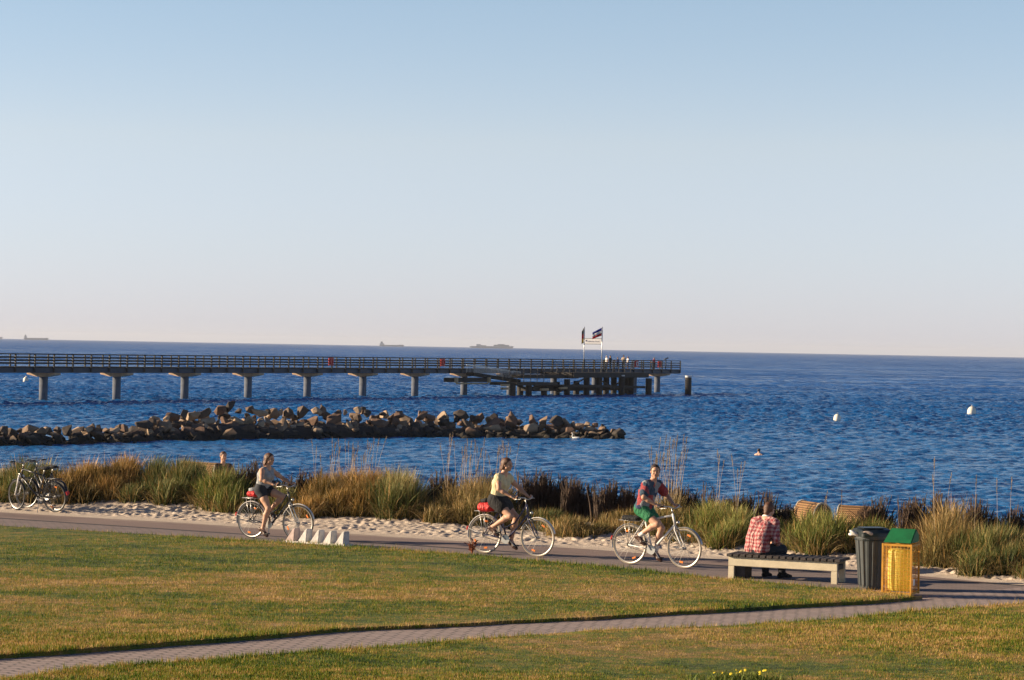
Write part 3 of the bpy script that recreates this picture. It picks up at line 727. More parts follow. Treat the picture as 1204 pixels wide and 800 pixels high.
class SDF:
    def __init__(s): s.p = []; s.cut = []
    def cone(s, a, b, ra, rb, k=0.02): s.p.append(('c', np.array(a, float), np.array(b, float), ra, rb, k)); return s
    def chain(s, pts, rs, k=0.02):
        for i in range(len(pts)-1): s.cone(pts[i], pts[i+1], rs[i], rs[i+1], k)
        return s
    def ell(s, c, r, R=None, k=0.02): s.p.append(('e', np.array(c, float), np.array(r, float), np.array(R if R is not None else np.eye(3), float), 0, k)); return s
    def clip(s, p, n): s.cut.append((np.array(p, float), np.array(n, float)/np.linalg.norm(n))); return s
    def mesh(s, name, h, mat, parent):
        lo, hi = [], []
        for q in s.p:
            if q[0] == 'c': r = max(q[3], q[4]); lo.append(np.minimum(q[1], q[2])-r); hi.append(np.maximum(q[1], q[2])+r)
            else: r = q[2].max(); lo.append(q[1]-r); hi.append(q[1]+r)
        lo = np.min(lo, 0)-4*h; hi = np.max(hi, 0)+4*h; n = np.ceil((hi-lo)/h).astype(int)+1
        v = np.full(n, 0.5, np.float32); ax = [lo[i]+np.arange(n[i])*h for i in range(3)]
        for q in s.p:
            k = q[5]; pad = 0.03+k
            if q[0] == 'c': r = max(q[3], q[4])+pad; l = np.minimum(q[1], q[2])-r; u = np.maximum(q[1], q[2])+r
            else: r = q[2].max()+pad; l = q[1]-r; u = q[1]+r
            i0 = np.maximum(0, ((l-lo)/h).astype(int)); i1 = np.minimum(n, ((u-lo)/h).astype(int)+2)
            X, Y, Z = np.meshgrid(ax[0][i0[0]:i1[0]], ax[1][i0[1]:i1[1]], ax[2][i0[2]:i1[2]], indexing='ij')
            if q[0] == 'c':
                a, b = q[1], q[2]; ba = b-a; L = max(1e-9, ba@ba)
                t = np.clip(((X-a[0])*ba[0]+(Y-a[1])*ba[1]+(Z-a[2])*ba[2])/L, 0, 1)
                d = np.sqrt((X-a[0]-t*ba[0])**2+(Y-a[1]-t*ba[1])**2+(Z-a[2]-t*ba[2])**2)-(q[3]+(q[4]-q[3])*t)
            else:
                c, r3, Rm = q[1], q[2], q[3]; P = np.stack([X-c[0], Y-c[1], Z-c[2]], -1)@Rm
                g = np.sqrt(((P/r3)**2).sum(-1)); g2 = np.sqrt(((P/r3**2)**2).sum(-1)); d = g*(g-1)/np.maximum(g2, 1e-6)
            sl = tuple(slice(i0[i], i1[i]) for i in range(3)); w = v[sl]
            hh = np.clip(0.5+0.5*(w-d)/k, 0, 1); v[sl] = (w*(1-hh)+d*hh-k*hh*(1-hh)).astype(np.float32)
        if s.cut:
            X, Y, Z = np.meshgrid(*ax, indexing='ij')
            for p, nn in s.cut: v = np.maximum(v, ((X-p[0])*nn[0]+(Y-p[1])*nn[1]+(Z-p[2])*nn[2]).astype(np.float32))
        V, F = surface_net(v, lo, h); o = link(name, npmesh(name, V, F, 4), mat, parent, smooth=True); return o
V3 = lambda *a: np.array(a, float)
def unit(a): return a/max(1e-9, np.linalg.norm(a))
def knee(a, c, l1, l2, pole):
    """middle joint of a two bone limb from a to c, bent towards pole"""
    d = c-a; L = np.linalg.norm(d); L = min(L, (l1+l2)*0.998); x = unit(d)
    t = (l1*l1-l2*l2+L*L)/(2*L); h = math.sqrt(max(0, l1*l1-t*t)); p = pole-x*(pole@x); return a+x*t+unit(p)*h
def add_hand(S, wrist, d, side, curl, s=1.0, thumb=1, fine=True):
    """palm, four unequal bent fingers and a thumb from the side of the palm; side points from little finger to index"""
    d = unit(d); side = unit(side-d*(side@d)); nrm = np.cross(d, side)*thumb   # back to palm
    kn = wrist+d*0.085*s
    for o in (-0.028, -0.009, 0.010, 0.029): S.cone(wrist+side*o*0.55*s+d*0.012*s, kn+side*o*s, 0.0165*s, 0.0125*s, 0.010)
    if not fine: return
    for o, L in ((-0.031, 0.78), (-0.011, 0.95), (0.010, 1.0), (0.031, 0.92)):
        p = kn+side*o*s; a = curl*0.55; q = []
        q.append(p)
        for j, l in enumerate((0.042, 0.027, 0.021)):
            p = p+(d*math.cos(a)+nrm*math.sin(a))*l*L*s; q.append(p); a += curl*0.9
        S.chain(q, [0.0105*s, 0.0095*s, 0.0085*s, 0.0075*s], 0.004)
    b = wrist+d*0.022*s+side*0.026*s; t1 = b+(unit(side*0.8+d*0.75+nrm*0.25))*0.042*s; t2 = t1+unit(d*0.9+side*0.15+nrm*0.6)*0.030*s
    S.chain([b, t1, t2], [0.014*s, 0.0115*s, 0.009*s], 0.006)
def add_foot(S, ankle, toe, up=V3(0, 0, 1), s=1.0, k=0.015, g=0.0):
    t = unit(toe-ankle); f = unit(t-up*(t@up)); heel = ankle-f*0.045*s-up*0.05*s; ball_ = ankle+f*0.115*s-up*0.062*s; tip = ankle+f*0.175*s-up*0.066*s; sd = np.cross(up, f)
    S.cone(ankle, heel, 0.036*s+g, 0.030*s+g, k); S.cone(heel, ball_, 0.028*s+g, 0.026*s+g, k); S.cone(ankle, ball_, 0.034*s+g, 0.026*s+g, k)
    S.cone(ball_-sd*0.018*s, tip-sd*0.012*s, 0.026*s+g, 0.018*s+g, k); S.cone(ball_+sd*0.018*s, tip+sd*0.012*s, 0.026*s+g, 0.018*s+g, k)
def head_frame(yaw, nod, tilt=0.0):
    Rm = Matrix.Rotation(yaw, 3, 'Z')@Matrix.Rotation(nod, 3, 'Y')@Matrix.Rotation(tilt, 3, 'X'); return np.array(Rm)
def add_head(S, c, Rm, s=1.0, male=False):
    """c: middle of the head; in its frame x looks forward, y left, z up"""
    P = lambda x, y, z: c+Rm@(V3(x, y, z)*s)
    S.ell(P(-0.012, 0, 0.030), V3(0.094, 0.075, 0.086)*s, Rm, 0.02)
    S.ell(P(0.022, 0, -0.030), V3(0.066, 0.060, 0.082)*s, Rm, 0.02)
    S.cone(P(0.062, 0, -0.088), P(0.030, 0, -0.092), 0.024*s, 0.028*s, 0.02)         # chin
    S.cone(P(0.020, 0.045, -0.055), P(0.020, -0.045, -0.055), 0.026*s, 0.026*s, 0.02)  # jaw
    S.cone(P(0.084, 0, 0.012), P(0.106, 0, -0.022), 0.009*s, 0.014*s, 0.008)           # nose
    S.cone(P(0.078, 0.034, 0.024), P(0.078, -0.034, 0.024), 0.013*s, 0.013*s, 0.014)     # brow
    for q in (-1, 1):
        S.ell(P(0.062, q*0.036, -0.022), V3(0.022, 0.020, 0.020)*s, Rm, 0.014)
        S.ell(P(-0.005, q*0.078, -0.004), V3(0.018, 0.008, 0.030)*s, Rm, 0.006)
    S.cone(P(0.083, 0.016, -0.053), P(0.083, -0.016, -0.053), 0.010*s, 0.010*s, 0.008)
def face_parts(root, c, Rm, s=1.0, browm=None):
    P = lambda x, y, z: c+Rm@(V3(x, y, z)*s); M = Matrix(Rm.tolist())
    for q in (-1, 1):
        MB().ball(P(0.082, q*0.031, 0.004), (0.007*s, 0.013*s, 0.007*s), 10, 6, M).build('eye', M_['eye_dark'], root, True)
        MB().tube([P(0.088, q*0.015, 0.022), P(0.090, q*0.032, 0.027), P(0.080, q*0.050, 0.021)], [0.004*s, 0.0045*s, 0.003*s], 6).build('eyebrow', browm or M_['hair_brown'], root, True)
    MB().ball(P(0.090, 0, -0.054), (0.006*s, 0.021*s, 0.007*s), 12, 6, M).build('mouth', M_['lip'], root, True)

def rider(name_label, loc, rz, j, look, hair, top, bottom, skin='skin', s=1.0, male=False, shoes=None, socks=False, h=0.007, skirt=False, group=None):
    """a cyclist; j holds the joints in the bicycle's own frame (x forward, y left, z up)"""
    root = empty('person', loc, rz); tag(root, name_label, 'person', group)
    hip, chest, neck, headc = (V3(*j[k]) for k in ('hip', 'chest', 'neck', 'head'))
    B = SDF(); hw, sw = (0.085, 0.165) if not male else (0.085, 0.195)
    spine = unit(neck-hip); w = hip*0.5+chest*0.5
    tor = []   # (a, b, ra, rb)
    for q in (-1, 1):
        y = V3(0, q, 0)
        tor += [(hip+y*0.075, w+y*0.052, 0.118, 0.092), (w+y*0.052, chest+y*0.07, 0.092, 0.100), (chest+y*0.07, neck+y*0.10-spine*0.055, 0.098, 0.052)]
    if not male: tor += [(chest+V3(0.075, 0.065, 0), chest+V3(0.085, 0.068, -0.03), 0.052, 0.055), (chest+V3(0.075, -0.065, 0), chest+V3(0.085, -0.068, -0.03), 0.052, 0.055)]
    for a, b, ra, rb in tor: B.cone(a, b, ra*s, rb*s, 0.04)
    Rm = head_frame(*look)
    B.cone(neck-spine*0.04, headc+Rm@V3(-0.02, 0, -0.05)*s, 0.056*s, 0.052*s, 0.02); add_head(B, headc, Rm, s, male)
    limbs = {}
    for q, nm in ((1, 'L'), (-1, 'R')):
        sh = neck-spine*0.075+V3(0, q*sw*s, 0); ha = V3(*j['hand'+nm]); d = unit(ha-sh)
        el = knee(sh, ha, 0.29*s, 0.255*s, V3(*j.get('elb', (-0.25, 0, -.40)))+V3(0, q*1.0, 0)); fd = unit(ha-el)
        B.chain([neck-spine*0.03+V3(0, q*0.04, 0), sh], [0.05*s, 0.056*s], 0.04)
        B.chain([sh, sh*0.45+el*0.55, el], [0.054*s, 0.046*s, 0.038*s], 0.03)
        B.chain([el, el*0.65+ha*0.35, ha], [0.038*s, 0.038*s, 0.025*s], 0.02)
        hd = fd if 'hdir' not in j else unit(V3(*j['hdir']))
        add_hand(B, ha, hd, V3(0, -q, 0.15), 1.15, s, thumb=-1 if q > 0 else 1)
        an = V3(*j['ank'+nm]); hp = hip+V3(0.0, q*hw, -0.02)
        kn = knee(hp, an, 0.435*s, 0.425*s, V3(1, q*0.06, 0.25))
        m1 = kn*0.35+an*0.65
        B.chain([hp, hp*0.5+kn*0.5, kn], [0.098*s, 0.080*s, 0.056*s], 0.03)
        cf = kn*0.68+an*0.32-unit(V3((an-kn)[2], 0, -(an-kn)[0]))*(-0.012)
        B.chain([kn, cf, an], [0.053*s, 0.056*s, 0.034*s], 0.025)
        toe = V3(*j['toe'+nm]); f = unit(toe-an); upv = unit(np.cross(f, V3(0, 1, 0))); upv = upv if upv[2] > 0 else -upv
        add_foot(B, an, toe, unit(upv), s*0.95)
        limbs[nm] = (sh, el, ha, hp, kn, an, toe, upv)
    B.mesh('body', h, M_[skin], root)
    face_parts(root, headc, Rm, s, M_[hair[0]])
    # shirt
    T = SDF(); g = top.get('gap', 0.014)
    for a, b, ra, rb in tor: T.cone(a, b, (ra+g)*s if ra != 0.118 else (ra+g)*s, (rb+g)*s, 0.05)
    for nm, q in (('L', 1), ('R', -1)):
        sh, el = limbs[nm][0], limbs[nm][1]; f = top['sleeve']
        if f > 0:
            T.cone(neck-spine*0.05+V3(0, q*0.05, 0), sh, (0.052+g*0.6)*s, (0.058+g)*s, 0.04)
            e = sh+(el-sh)*f; T.cone(sh, e, (0.060+g)*s, (0.056+g*1.4)*s, 0.03)
        else: T.cone(neck-spine*0.05+V3(0, q*0.05, 0), neck-spine*0.07+V3(0, q*sw*0.8*s, 0), (0.044+g)*s, (0.046+g)*s, 0.03)
    hem = hip+spine*top['hem']; T.clip(hem, -spine+V3(0.0, 0, 0)); T.clip(neck+spine*top.get('collar', -0.015), spine+V3(0.5, 0, 0)*0.6)
    T.mesh('shirt', h, top['mat'] if not isinstance(top['mat'], str) else M_[top['mat']], root)
    # shorts or skirt
    T = SDF(); T.cone(hip+V3(0, 0.078, 0), hip+V3(0, 0.078, 0)+spine*0.10, 0.130*s, 0.108*s, 0.05); T.cone(hip-V3(0, 0.078, 0), hip-V3(0, 0.078, 0)+spine*0.10, 0.130*s, 0.108*s, 0.05)
    for nm in 'LR':
        hp, kn = limbs[nm][3], limbs[nm][4]; e = hp+(kn-hp)*bottom['len']; T.cone(hp, e, 0.112*s, (0.094+(0.02 if skirt else 0.006))*s, 0.05 if not skirt else 0.12)
    if skirt:
        a, b = limbs['L'], limbs['R']; f = bottom['len']; T.cone(a[3]+(a[4]-a[3])*f*.8, b[3]+(b[4]-b[3])*f*.8, 0.08, 0.08, 0.1)
    T.clip(hip+spine*0.10, spine); T.mesh('skirt' if skirt else 'shorts', h, M_[bottom['mat']], root)
    # hair
    P = lambda x, y, z: headc+Rm@(V3(x, y, z)*s)
    Hh = SDF(); Hh.ell(P(-0.018, 0, 0.036), V3(0.102, 0.085, 0.095)*s, Rm, 0.02)
    if hair[1] == 'long':
        Hh.cone(P(-0.06, 0, 0.03), P(-0.085, 0, -0.09), 0.072*s, 0.060*s, 0.03); Hh.cone(P(-0.085, 0, -0.09), P(-0.11, 0, -0.20), 0.060*s, 0.034*s, 0.03)
        Hh.cone(P(-0.02, -0.062, 0.02), P(-0.05, -0.066, -0.11), 0.030*s, 0.028*s, 0.03); Hh.cone(P(-0.02, 0.062, 0.02), P(-0.05, 0.066, -0.11), 0.030*s, 0.028*s, 0.03)
    elif hair[1] == 'bob':
        Hh.cone(P(-0.06, 0, 0.02), P(-0.09, 0, -0.075), 0.070*s, 0.050*s, 0.03); Hh.cone(P(-0.02, -0.060, 0.02), P(-0.055, -0.060, -0.07), 0.030*s, 0.026*s, 0.03)
        Hh.cone(P(-0.02, 0.060, 0.02), P(-0.055, 0.060, -0.07), 0.030*s, 0.026*s, 0.03); Hh.cone(P(-0.10, 0, -0.03), P(-0.135, 0, -0.09), 0.034*s, 0.020*s, 0.02)
    else: Hh.cone(P(-0.05, 0, 0.0), P(-0.068, 0, -0.05), 0.066*s, 0.050*s, 0.03)
    fr = Rm@V3(1, 0, -0.62 if hair[1] != 'short' else -0.50); Hh.clip(P(0.052 if hair[1] != 'short' else 0.042, 0, 0.058), fr)
    if hair[1] == 'short': Hh.clip(P(0, 0, -0.045), Rm@V3(0.8, 0, -1))
    Hh.mesh('hair', 0.006, M_[hair[0]], root)
    # shoes
    if shoes:
        for nm in 'LR':
            an, toe, upv = limbs[nm][5], limbs[nm][6], limbs[nm][7]; Fs = SDF(); add_foot(Fs, an-upv*0.004, toe, unit(upv), s*0.97, g=0.009)
            Fs.clip(an-upv*(0.018 if shoes[1] == 'low' else 0.0), upv); Fs.mesh('shoe', 0.006, M_[shoes[0]], root)
            if socks:
                kn = limbs[nm][4]; K = SDF(); K.cone(an-upv*0.02, an+(kn-an)*0.22, 0.040*s, 0.043*s, 0.01); K.mesh('sock', 0.006, M_['white_cloth'], root)
    return root, limbs

# ------------------------------------------------------------------ bicycles (x forward, y left, origin on the ground under the cranks)
def arc(c, R, a0, a1, n, y=0.0): return [Vector((c[0]+R*math.cos(a0+(a1-a0)*i/n), y, c[1]+R*math.sin(a0+(a1-a0)*i/n))) for i in range(n+1)]
def bicycle(label, loc, rz, WR=0.345, frame='black_paint', fork='silver_paint', fender='silver_paint', tyre='black_rubber', step=True, rack=True, ring='alloy',
            crank=0.6, steer=0.0, lean=0.0, refl=(('f', -0.7), ('r', -1.9)), bars='city', wall=None, group=None, susp=False, basket=False, lamp=True, wb=(0.46, 0.64)):
    root = empty('bicycle', loc, rz); root.rotation_euler = (lean, 0, rz); tag(root, label, 'bicycle', group)
    ra, fa = Vector((-wb[0], 0, WR)), Vector((wb[1], 0, WR)); bb = Vector((0, 0, 0.285)); seat = Vector((-0.20, 0, 0.90)); ht, hb = Vector((0.395, 0, 0.93)), Vector((0.445, 0, 0.74))
    fm = M_[frame]
    b = MB(); st = bb.lerp(seat, 0.86); b.tube([bb, st], 0.0155, 10); b.tube([ht, hb], 0.020, 10); b.cyl(bb+Vector((0, -.038, 0)), bb+Vector((0, .038, 0)), 0.024)
    if step:
        b.tube([hb+Vector((-.004, 0, .02)), hb.lerp(bb, .5)+Vector((-.02, 0, -.03)), bb], 0.0175, 10)
        b.tube([ht+Vector((0, 0, -.03)), ht.lerp(bb, .5)+Vector((-.03, 0, -.02)), bb.lerp(seat, .30)], 0.014, 10)
    else:
        b.tube([hb, bb], 0.020, 10); b.tube([ht+Vector((0, 0, -.03)), bb.lerp(seat, .80)], 0.017, 10)
    for q in (-1, 1):
        y = Vector((0, q*.055, 0)); b.tube([bb+Vector((-.02, q*.03, 0)), ra+y], 0.0095, 8); b.tube([bb.lerp(seat, .82)+Vector((0, q*.02, 0)), ra+y], 0.008, 8)
    b.build('frame', fm, root, True)
    MB().tube([st, seat+Vector((-.006, 0, .02))], 0.0125, 10).build('seat_post', M_['alloy'], root, True)
    sd = MB(); sd.ball(seat+Vector((-.045, 0, .045)), (.115, .095, .035), 16, 8); sd.ball(seat+Vector((.075, 0, .048)), (.105, .032, .026), 16, 8); sd.ball(seat+Vector((.02, 0, .047)), (.10, .055, .028), 16, 8)
    sd.build('saddle', M_['black_cloth'], root, True)
    # steering group turned about the head tube
    axis = (ht-hb).normalized(); SR = Matrix.Translation(hb)@Matrix.Rotation(steer, 4, axis)@Matrix.Translation(-hb)
    def steered(o): o.data.transform(SR); return o
    f = MB(); cr = hb+Vector((.012, 0, -.03)); f.tube([ht, hb, cr], .012, 8)
    for q in (-1, 1):
        if susp:
            f.tube([cr+Vector((0, q*.055, .06)), cr.lerp(fa, .45)+Vector((0, q*.055, 0))], .018, 10); f.tube([cr.lerp(fa, .4)+Vector((0, q*.055, 0)), fa+Vector((0, q*.052, 0))], .013, 10)
        else: f.tube([cr+Vector((0, q*.03, 0)), cr+Vector((.012, q*.052, -.05)), cr.lerp(fa, .65)+Vector((-.012, q*.052, 0)), fa+Vector((0, q*.050, 0))], [.014, .0135, .011, .008], 8)
    if susp: f.box(cr+Vector((0, 0, .03)), (.04, .14, .035))
    steered(f.build('fork', M_[fork], root, True))
    hbm = MB(); stem = ht+axis*.09
    hbm.tube([ht, stem], .012, 8)
    if bars == 'city':
        for q in (-1, 1): hbm.tube([stem, stem+Vector((.05, q*.04, .0)), stem+Vector((.06, q*.15, .035)), stem+Vector((.0, q*.25, .045)), stem+Vector((-.11, q*.28, .035))], .0115, 8)
        grips = [(stem+Vector((-.005, q*.252, .045)), stem+Vector((-.125, q*.284, .033))) for q in (-1, 1)]
    else:
        for q in (-1, 1): hbm.tube([stem, stem+Vector((.06, 0, .02)), stem+Vector((.06, q*.05, .02)), stem+Vector((.05, q*.14, .05)), stem+Vector((.03, q*.31, .05))], .0125, 8)
        grips = [(stem+Vector((.037, q*.19, .05)), stem+Vector((.03, q*.315, .05))) for q in (-1, 1)]
    hbar = steered(hbm.build('handlebar', M_['alloy'], root, True))
    for a, c in grips:
        g = steered(MB().tube([a, c], .0165, 10).build('grip', M_['black_rubber'], hbar, True))
        lv = Vector((.06, 0, -.03)); g = steered(MB().tube([a+lv*.5, a+lv, c+lv], .005, 6).build('brake_lever', M_['alloy'], hbar, True))
    if lamp:
        L = MB(); L.tube([hb+Vector((.03, 0, .03)), hb+Vector((.075, 0, .05))], [.012, .03], 14); steered(L.build('headlamp', M_['alloy'], root, True))
        c = MB(); c.tube([hb+Vector((.03, 0, .05)), hb+Vector((.05, .02, -.10)), stem+Vector((.10, .02, -.02)), stem+Vector((.05, 0, .03))], .0035, 5); steered(c.build('cables', M_['black_rubber'], root, True))
    for nm, c, ph in (('front', fa, .3), ('rear', ra, .1)):
        we = bpy.data.objects.new('wheel', None); COL.objects.link(we); we.parent = root
        T = MB().ring(c, WR-.0155, .0155, seg=48, n=8).build('tyre', M_[tyre], we, True)
        Rm_ = MB()
        R0 = WR-.035; N = 48; vs = []; fs = []
        for i in range(N):
            a = 2*math.pi*i/N
            for (rr, yy) in ((R0+.008, -.011), (R0+.008, .011), (R0-.006, .007), (R0-.006, -.007)): vs.append((c.x+rr*math.cos(a), yy, c.z+rr*math.sin(a)))
        for i in range(N):
            for k in range(4): fs.append((i*4+k, i*4+(k+1) % 4, ((i+1) % N)*4+(k+1) % 4, ((i+1) % N)*4+k))
        Rm_.add(vs, fs); ro = Rm_.build('rim', M_['rim_metal'] if wall is None else M_[wall], we, False)
        hu = MB(); hu.cyl(c+Vector((0, -.045, 0)), c+Vector((0, .045, 0)), .016, 12); hu.cyl(c+Vector((0, -.034, 0)), c+Vector((0, -.028, 0)), .028, 14); hu.cyl(c+Vector((0, .028, 0)), c+Vector((0, .034, 0)), .028, 14)
        ho = hu.build('hub', M_['alloy'], we, True)
        sp = MB()
        for i in range(32):
            a = 2*math.pi*i/32; a2 = a+(.9 if (i//2) % 2 else -.9); yy = .03 if i % 2 else -.03
            sp.tube([c+Vector((.024*math.cos(a2), yy, .024*math.sin(a2))), c+Vector(((R0-.008)*math.cos(a), 0, (R0-.008)*math.sin(a)))], .0014, 3, cap=False)
        so_ = sp.build('spokes', M_['alloy'] if wall != 'dark_metal' else M_['dark_metal'], we, False)
        os_ = [T, ro, ho, so_]
        for wh, a in refl:
            if wh == nm[0]:
                for aa in (a, a+math.pi*.95):
                    p = c+Vector((R0*.78*math.cos(aa), 0, R0*.78*math.sin(aa)))
                    os_.append(MB().box(p, (.075, .012, .032), M=Matrix.Rotation(-aa+math.pi/2, 3, 'Y')).build('reflector', M_['orange_reflector'], we, False, .004))
        if nm == 'front':
            for o in os_: steered(o)
    if fender:
        for nm, c, a0, a1 in (('f', fa, .25, 2.75), ('r', ra, .2, 3.35)):
            pts = arc((c.x, c.z), WR+.022, a0, a1, 26); vs = []; fs = []
            for p in pts:
                rad = (p-Vector((c.x, 0, c.z))).normalized()
                for yy, dr in ((-.026, -.010), (-.013, .001), (.013, .001), (.026, -.010)): vs.append(p+rad*dr+Vector((0, yy, 0)))
            for i in range(len(pts)-1):
                for k in range(3): fs.append((i*4+k, i*4+k+1, i*4+5+k, i*4+4+k))
            mb = MB(); mb.add(vs, fs)
            for q in (-1, 1): mb.tube([c+Vector((0, q*.05, 0)), pts[4]+Vector((0, q*.026, 0))] if nm == 'f' and False else [c+Vector((0, q*.05, 0)), pts[-5]+Vector((0, q*.026, 0))], .0028, 5)
            o = mb.build('mudguard', M_[fender], root, True)
            if nm == 'f': steered(o)
            else: MB().box(pts[-5]+Vector((-.022, 0, 0)), (.022, .055, .075), M=Matrix.Rotation(.35, 3, 'Y')).build('rear_light', M_['red_plastic'], root, False, .006)
    if rack:
        rk = MB(); z = WR*2+.075; x0, x1 = -.27, -.66
        for yy in (-.06, -.02, .02, .06): rk.tube([(x0, yy, z), (x1, yy, z)], .005, 6)
        for xx in (x0, (x0+x1)/2, x1): rk.tube([(xx, -.06, z), (xx, .06, z)], .005, 6)
        for q in (-1, 1): rk.tube([(x1+.10, q*.06, z), ra+Vector((0, q*.06, 0))], .005, 6); rk.tube([(x1+.22, q*.06, z), ra+Vector((0, q*.06, 0))], .005, 6)
        rk.build('luggage_rack', M_['alloy'] if fender != 'black_paint' else M_['black_paint'], root, True)
    ck = MB(); ck.cyl(bb+Vector((0, -.05, 0)), bb+Vector((0, -.055, 0)), .085 if ring == 'alloy' else .07, 28)
    ck.cyl(bb+Vector((0, -.06, 0)), bb+Vector((0, .06, 0)), .012, 10); pos = {}
    for q, a in ((-1, crank), (1, crank+math.pi)):
        e = bb+Vector((.17*math.cos(a), q*.065, .17*math.sin(a))); ck.tube([bb+Vector((0, q*.062, 0)), e], [.013, .010], 8); pos[q] = e+Vector((0, q*.06, 0))
    co = ck.build('crankset', M_['alloy'], root, False)
    for q in (-1, 1): MB().box(pos[q], (.09, .085, .022)).build('pedal', M_['black_rubber'], co, False, .004)
    ch = MB(); ch.tube([bb+Vector((0, -.052, .082)), ra+Vector((0, -.052, .036))], .004, 5); ch.tube([bb+Vector((0, -.052, -.082)), ra+Vector((0, -.052, -.036))], .004, 5); ch.cyl(ra+Vector((0, -.049, 0)), ra+Vector((0, -.055, 0)), .036, 18)
    ch.build('chain', M_['black_rubber'], root)
    if susp: MB().tube([bb+Vector((-.05, .05, .02)), Vector((-.12, .20, .0))], .008, 6).build('kickstand', M_['alloy'], root)
    return root, pos

H1 = -R_(32); H2 = -R_(31); H3 = -R_(35)
def base_at(xm, ym, h, mid):
    P = pix(xm, ym, GZ+0.004); d = Vector((math.cos(h), math.sin(h), 0)); return P-d*mid
L1 = base_at(322.5, 634.8, H1, .09); L2 = base_at(600.6, 653.0, H2, .09); L3 = base_at(772.0, 666.2, H3, .09)
MULTI, t = newmat('patchwork_shirt'); tc = t.node('ShaderNodeTexCoord').outputs['Object']
vo = t.node('ShaderNodeTexVoronoi'); vo.inputs['Scale'].default_value = 7.5; t.l.new(tc, vo.inputs['Vector']); sp_ = t.node('ShaderNodeSeparateXYZ'); t.l.new(vo.outputs['Color'], sp_.inputs[0])
c_ = t.ramp(sp_.outputs[0], [(0, (0.27, .025, .03)), (.24, (.03, .06, .10)), (.44, (.25, .27, .29)), (.60, (.32, .05, .055)), (.72, (.02, .13, .12)), (.86, (.03, .05, .12))], 'CONSTANT')
t.l.new(c_, t.b.inputs['Base Color']); t.b.inputs['Roughness'].default_value = .85; t.l.new(t.bump(t.noise(tc, 12, 3, .5, 1.5), .9, .04), t.b.inputs['Normal'])

bicycle('silver and black city bicycle ridden by the long haired girl in grey', L1, H1, frame='black_paint', fork='silver_paint', fender='white_paint', crank=-math.pi/2+.05, tyre='black_rubber', steer=.10, ring='small', refl=(('r', -1.8), ('f', .6)), group='city bicycles being ridden')
bicycle('dark blue city bicycle ridden by the woman in the yellow top', L2, H2, frame='blue_black_paint', fork='blue_black_paint', fender='white_paint', crank=2.35, tyre='pale_rubber', steer=.04, refl=(('r', -1.5), ('r', -2.6), ('f', -1.9)), group='city bicycles being ridden')
bicycle('white framed city bicycle ridden by the man in green shorts', L3, H3, frame='white_paint', fork='white_paint', fender='silver_paint', crank=2.15, tyre='pale_rubber', steer=.0, refl=(('r', -1.2), ('f', -1.8)), step=False, group='city bicycles being ridden')
def ank(crank, q, lift=.085, back=.10):
    a = crank if q < 0 else crank+math.pi; p = V3(.17*math.cos(a), q*.125, .285+.17*math.sin(a)); return tuple(p+V3(-back, 0, lift)), tuple(p+V3(.06, 0, -.0+.0))
def joints(crank, **k):
    aR, tR = ank(crank, -1, k.pop('liftR', .10)); aL, tL = ank(crank, 1, k.pop('liftL', .10)); return dict(ankR=aR, toeR=tR, ankL=aL, toeL=tL, **k)
rider('girl with long brown hair in grey vest and dark shorts riding leftmost bicycle', L1, H1,
      joints(-math.pi/2+.05, hip=(-.20, 0, .955), chest=(-.15, 0, 1.225), neck=(-.10, 0, 1.375), head=(-.055, 0, 1.525), handR=(.235, -.275, 1.075), handL=(.235, .275, 1.075)),
      (0.0, .05), ('hair_brown', 'long'), dict(mat='grey_knit', sleeve=0, hem=.02, collar=.025), dict(mat='denim', len=.30), s=.94, shoes=('leather_brown', 'low'), group='cyclists on the promenade')
rider('woman in pale yellow top and black skirt riding the middle bicycle', L2, H2,
      joints(2.35, hip=(-.20, 0, .985), chest=(-.15, 0, 1.29), neck=(-.085, 0, 1.465), head=(-.02, 0, 1.625), handR=(.235, -.275, 1.08), handL=(.235, .275, 1.08)),
      (0.0, .06), ('hair_brown', 'bob'), dict(mat='yellow_cotton', sleeve=.22, hem=.0, collar=.005), dict(mat='black_cloth', len=.42), shoes=('leather_brown', 'low'), skirt=True, group='cyclists on the promenade')
rider('man in patterned shirt and green shorts riding the right bicycle, looking this way', L3, H3,
      joints(2.15, hip=(-.19, 0, .99), chest=(-.11, 0, 1.29), neck=(-.01, 0, 1.475), head=(.035, -.01, 1.635), handR=(.235, -.275, 1.08), handL=(.235, .275, 1.08)),
      (-.95, .03), ('hair_dark', 'short'), dict(mat=MULTI, sleeve=.62, hem=.0, gap=.022, collar=.015), dict(mat='green_cloth', len=.50), male=True, shoes=('leather_brown', 'high'), socks=True, group='cyclists on the promenade')
def rack_bag(label, L, h, mat, size, z=.80, x=-.44, roll_top=None):
    root = empty('bag', L+Vector((math.cos(h)*x, math.sin(h)*x, z)), h); tag(root, label, 'bag'); b = SDF(); sx, sy, sz = size
    b.cone((-sx, 0, sz*.9), (sx, 0, sz), sz, sz*1.05, .03); b.cone((-sx*.8, -sy, sz*.8), (sx*.8, -sy, sz*.7), sz*.8, sz*.7, .05); b.cone((-sx*.8, sy, sz*.8), (sx*.8, sy, sz*.7), sz*.8, sz*.7, .05)
    b.mesh('bag_body', .008, M_[mat], root)
    if roll_top: MB().tube([(-sx*1.1, -sy*.6, sz*2.1), (0, 0, sz*2.25), (sx*.9, sy*.5, sz*2.1)], [.035, .05, .035], 12).build('bag_flap', M_[roll_top], root, True)
    MB().tube([(0, -sy-.02, 0), (.01, -sy-sz*.8, sz*.8), (.0, 0, sz*2.1), (.01, sy+sz*.8, sz*.8), (0, sy+.02, 0)], .008, 6).build('strap', M_['black_cloth'], root, True)
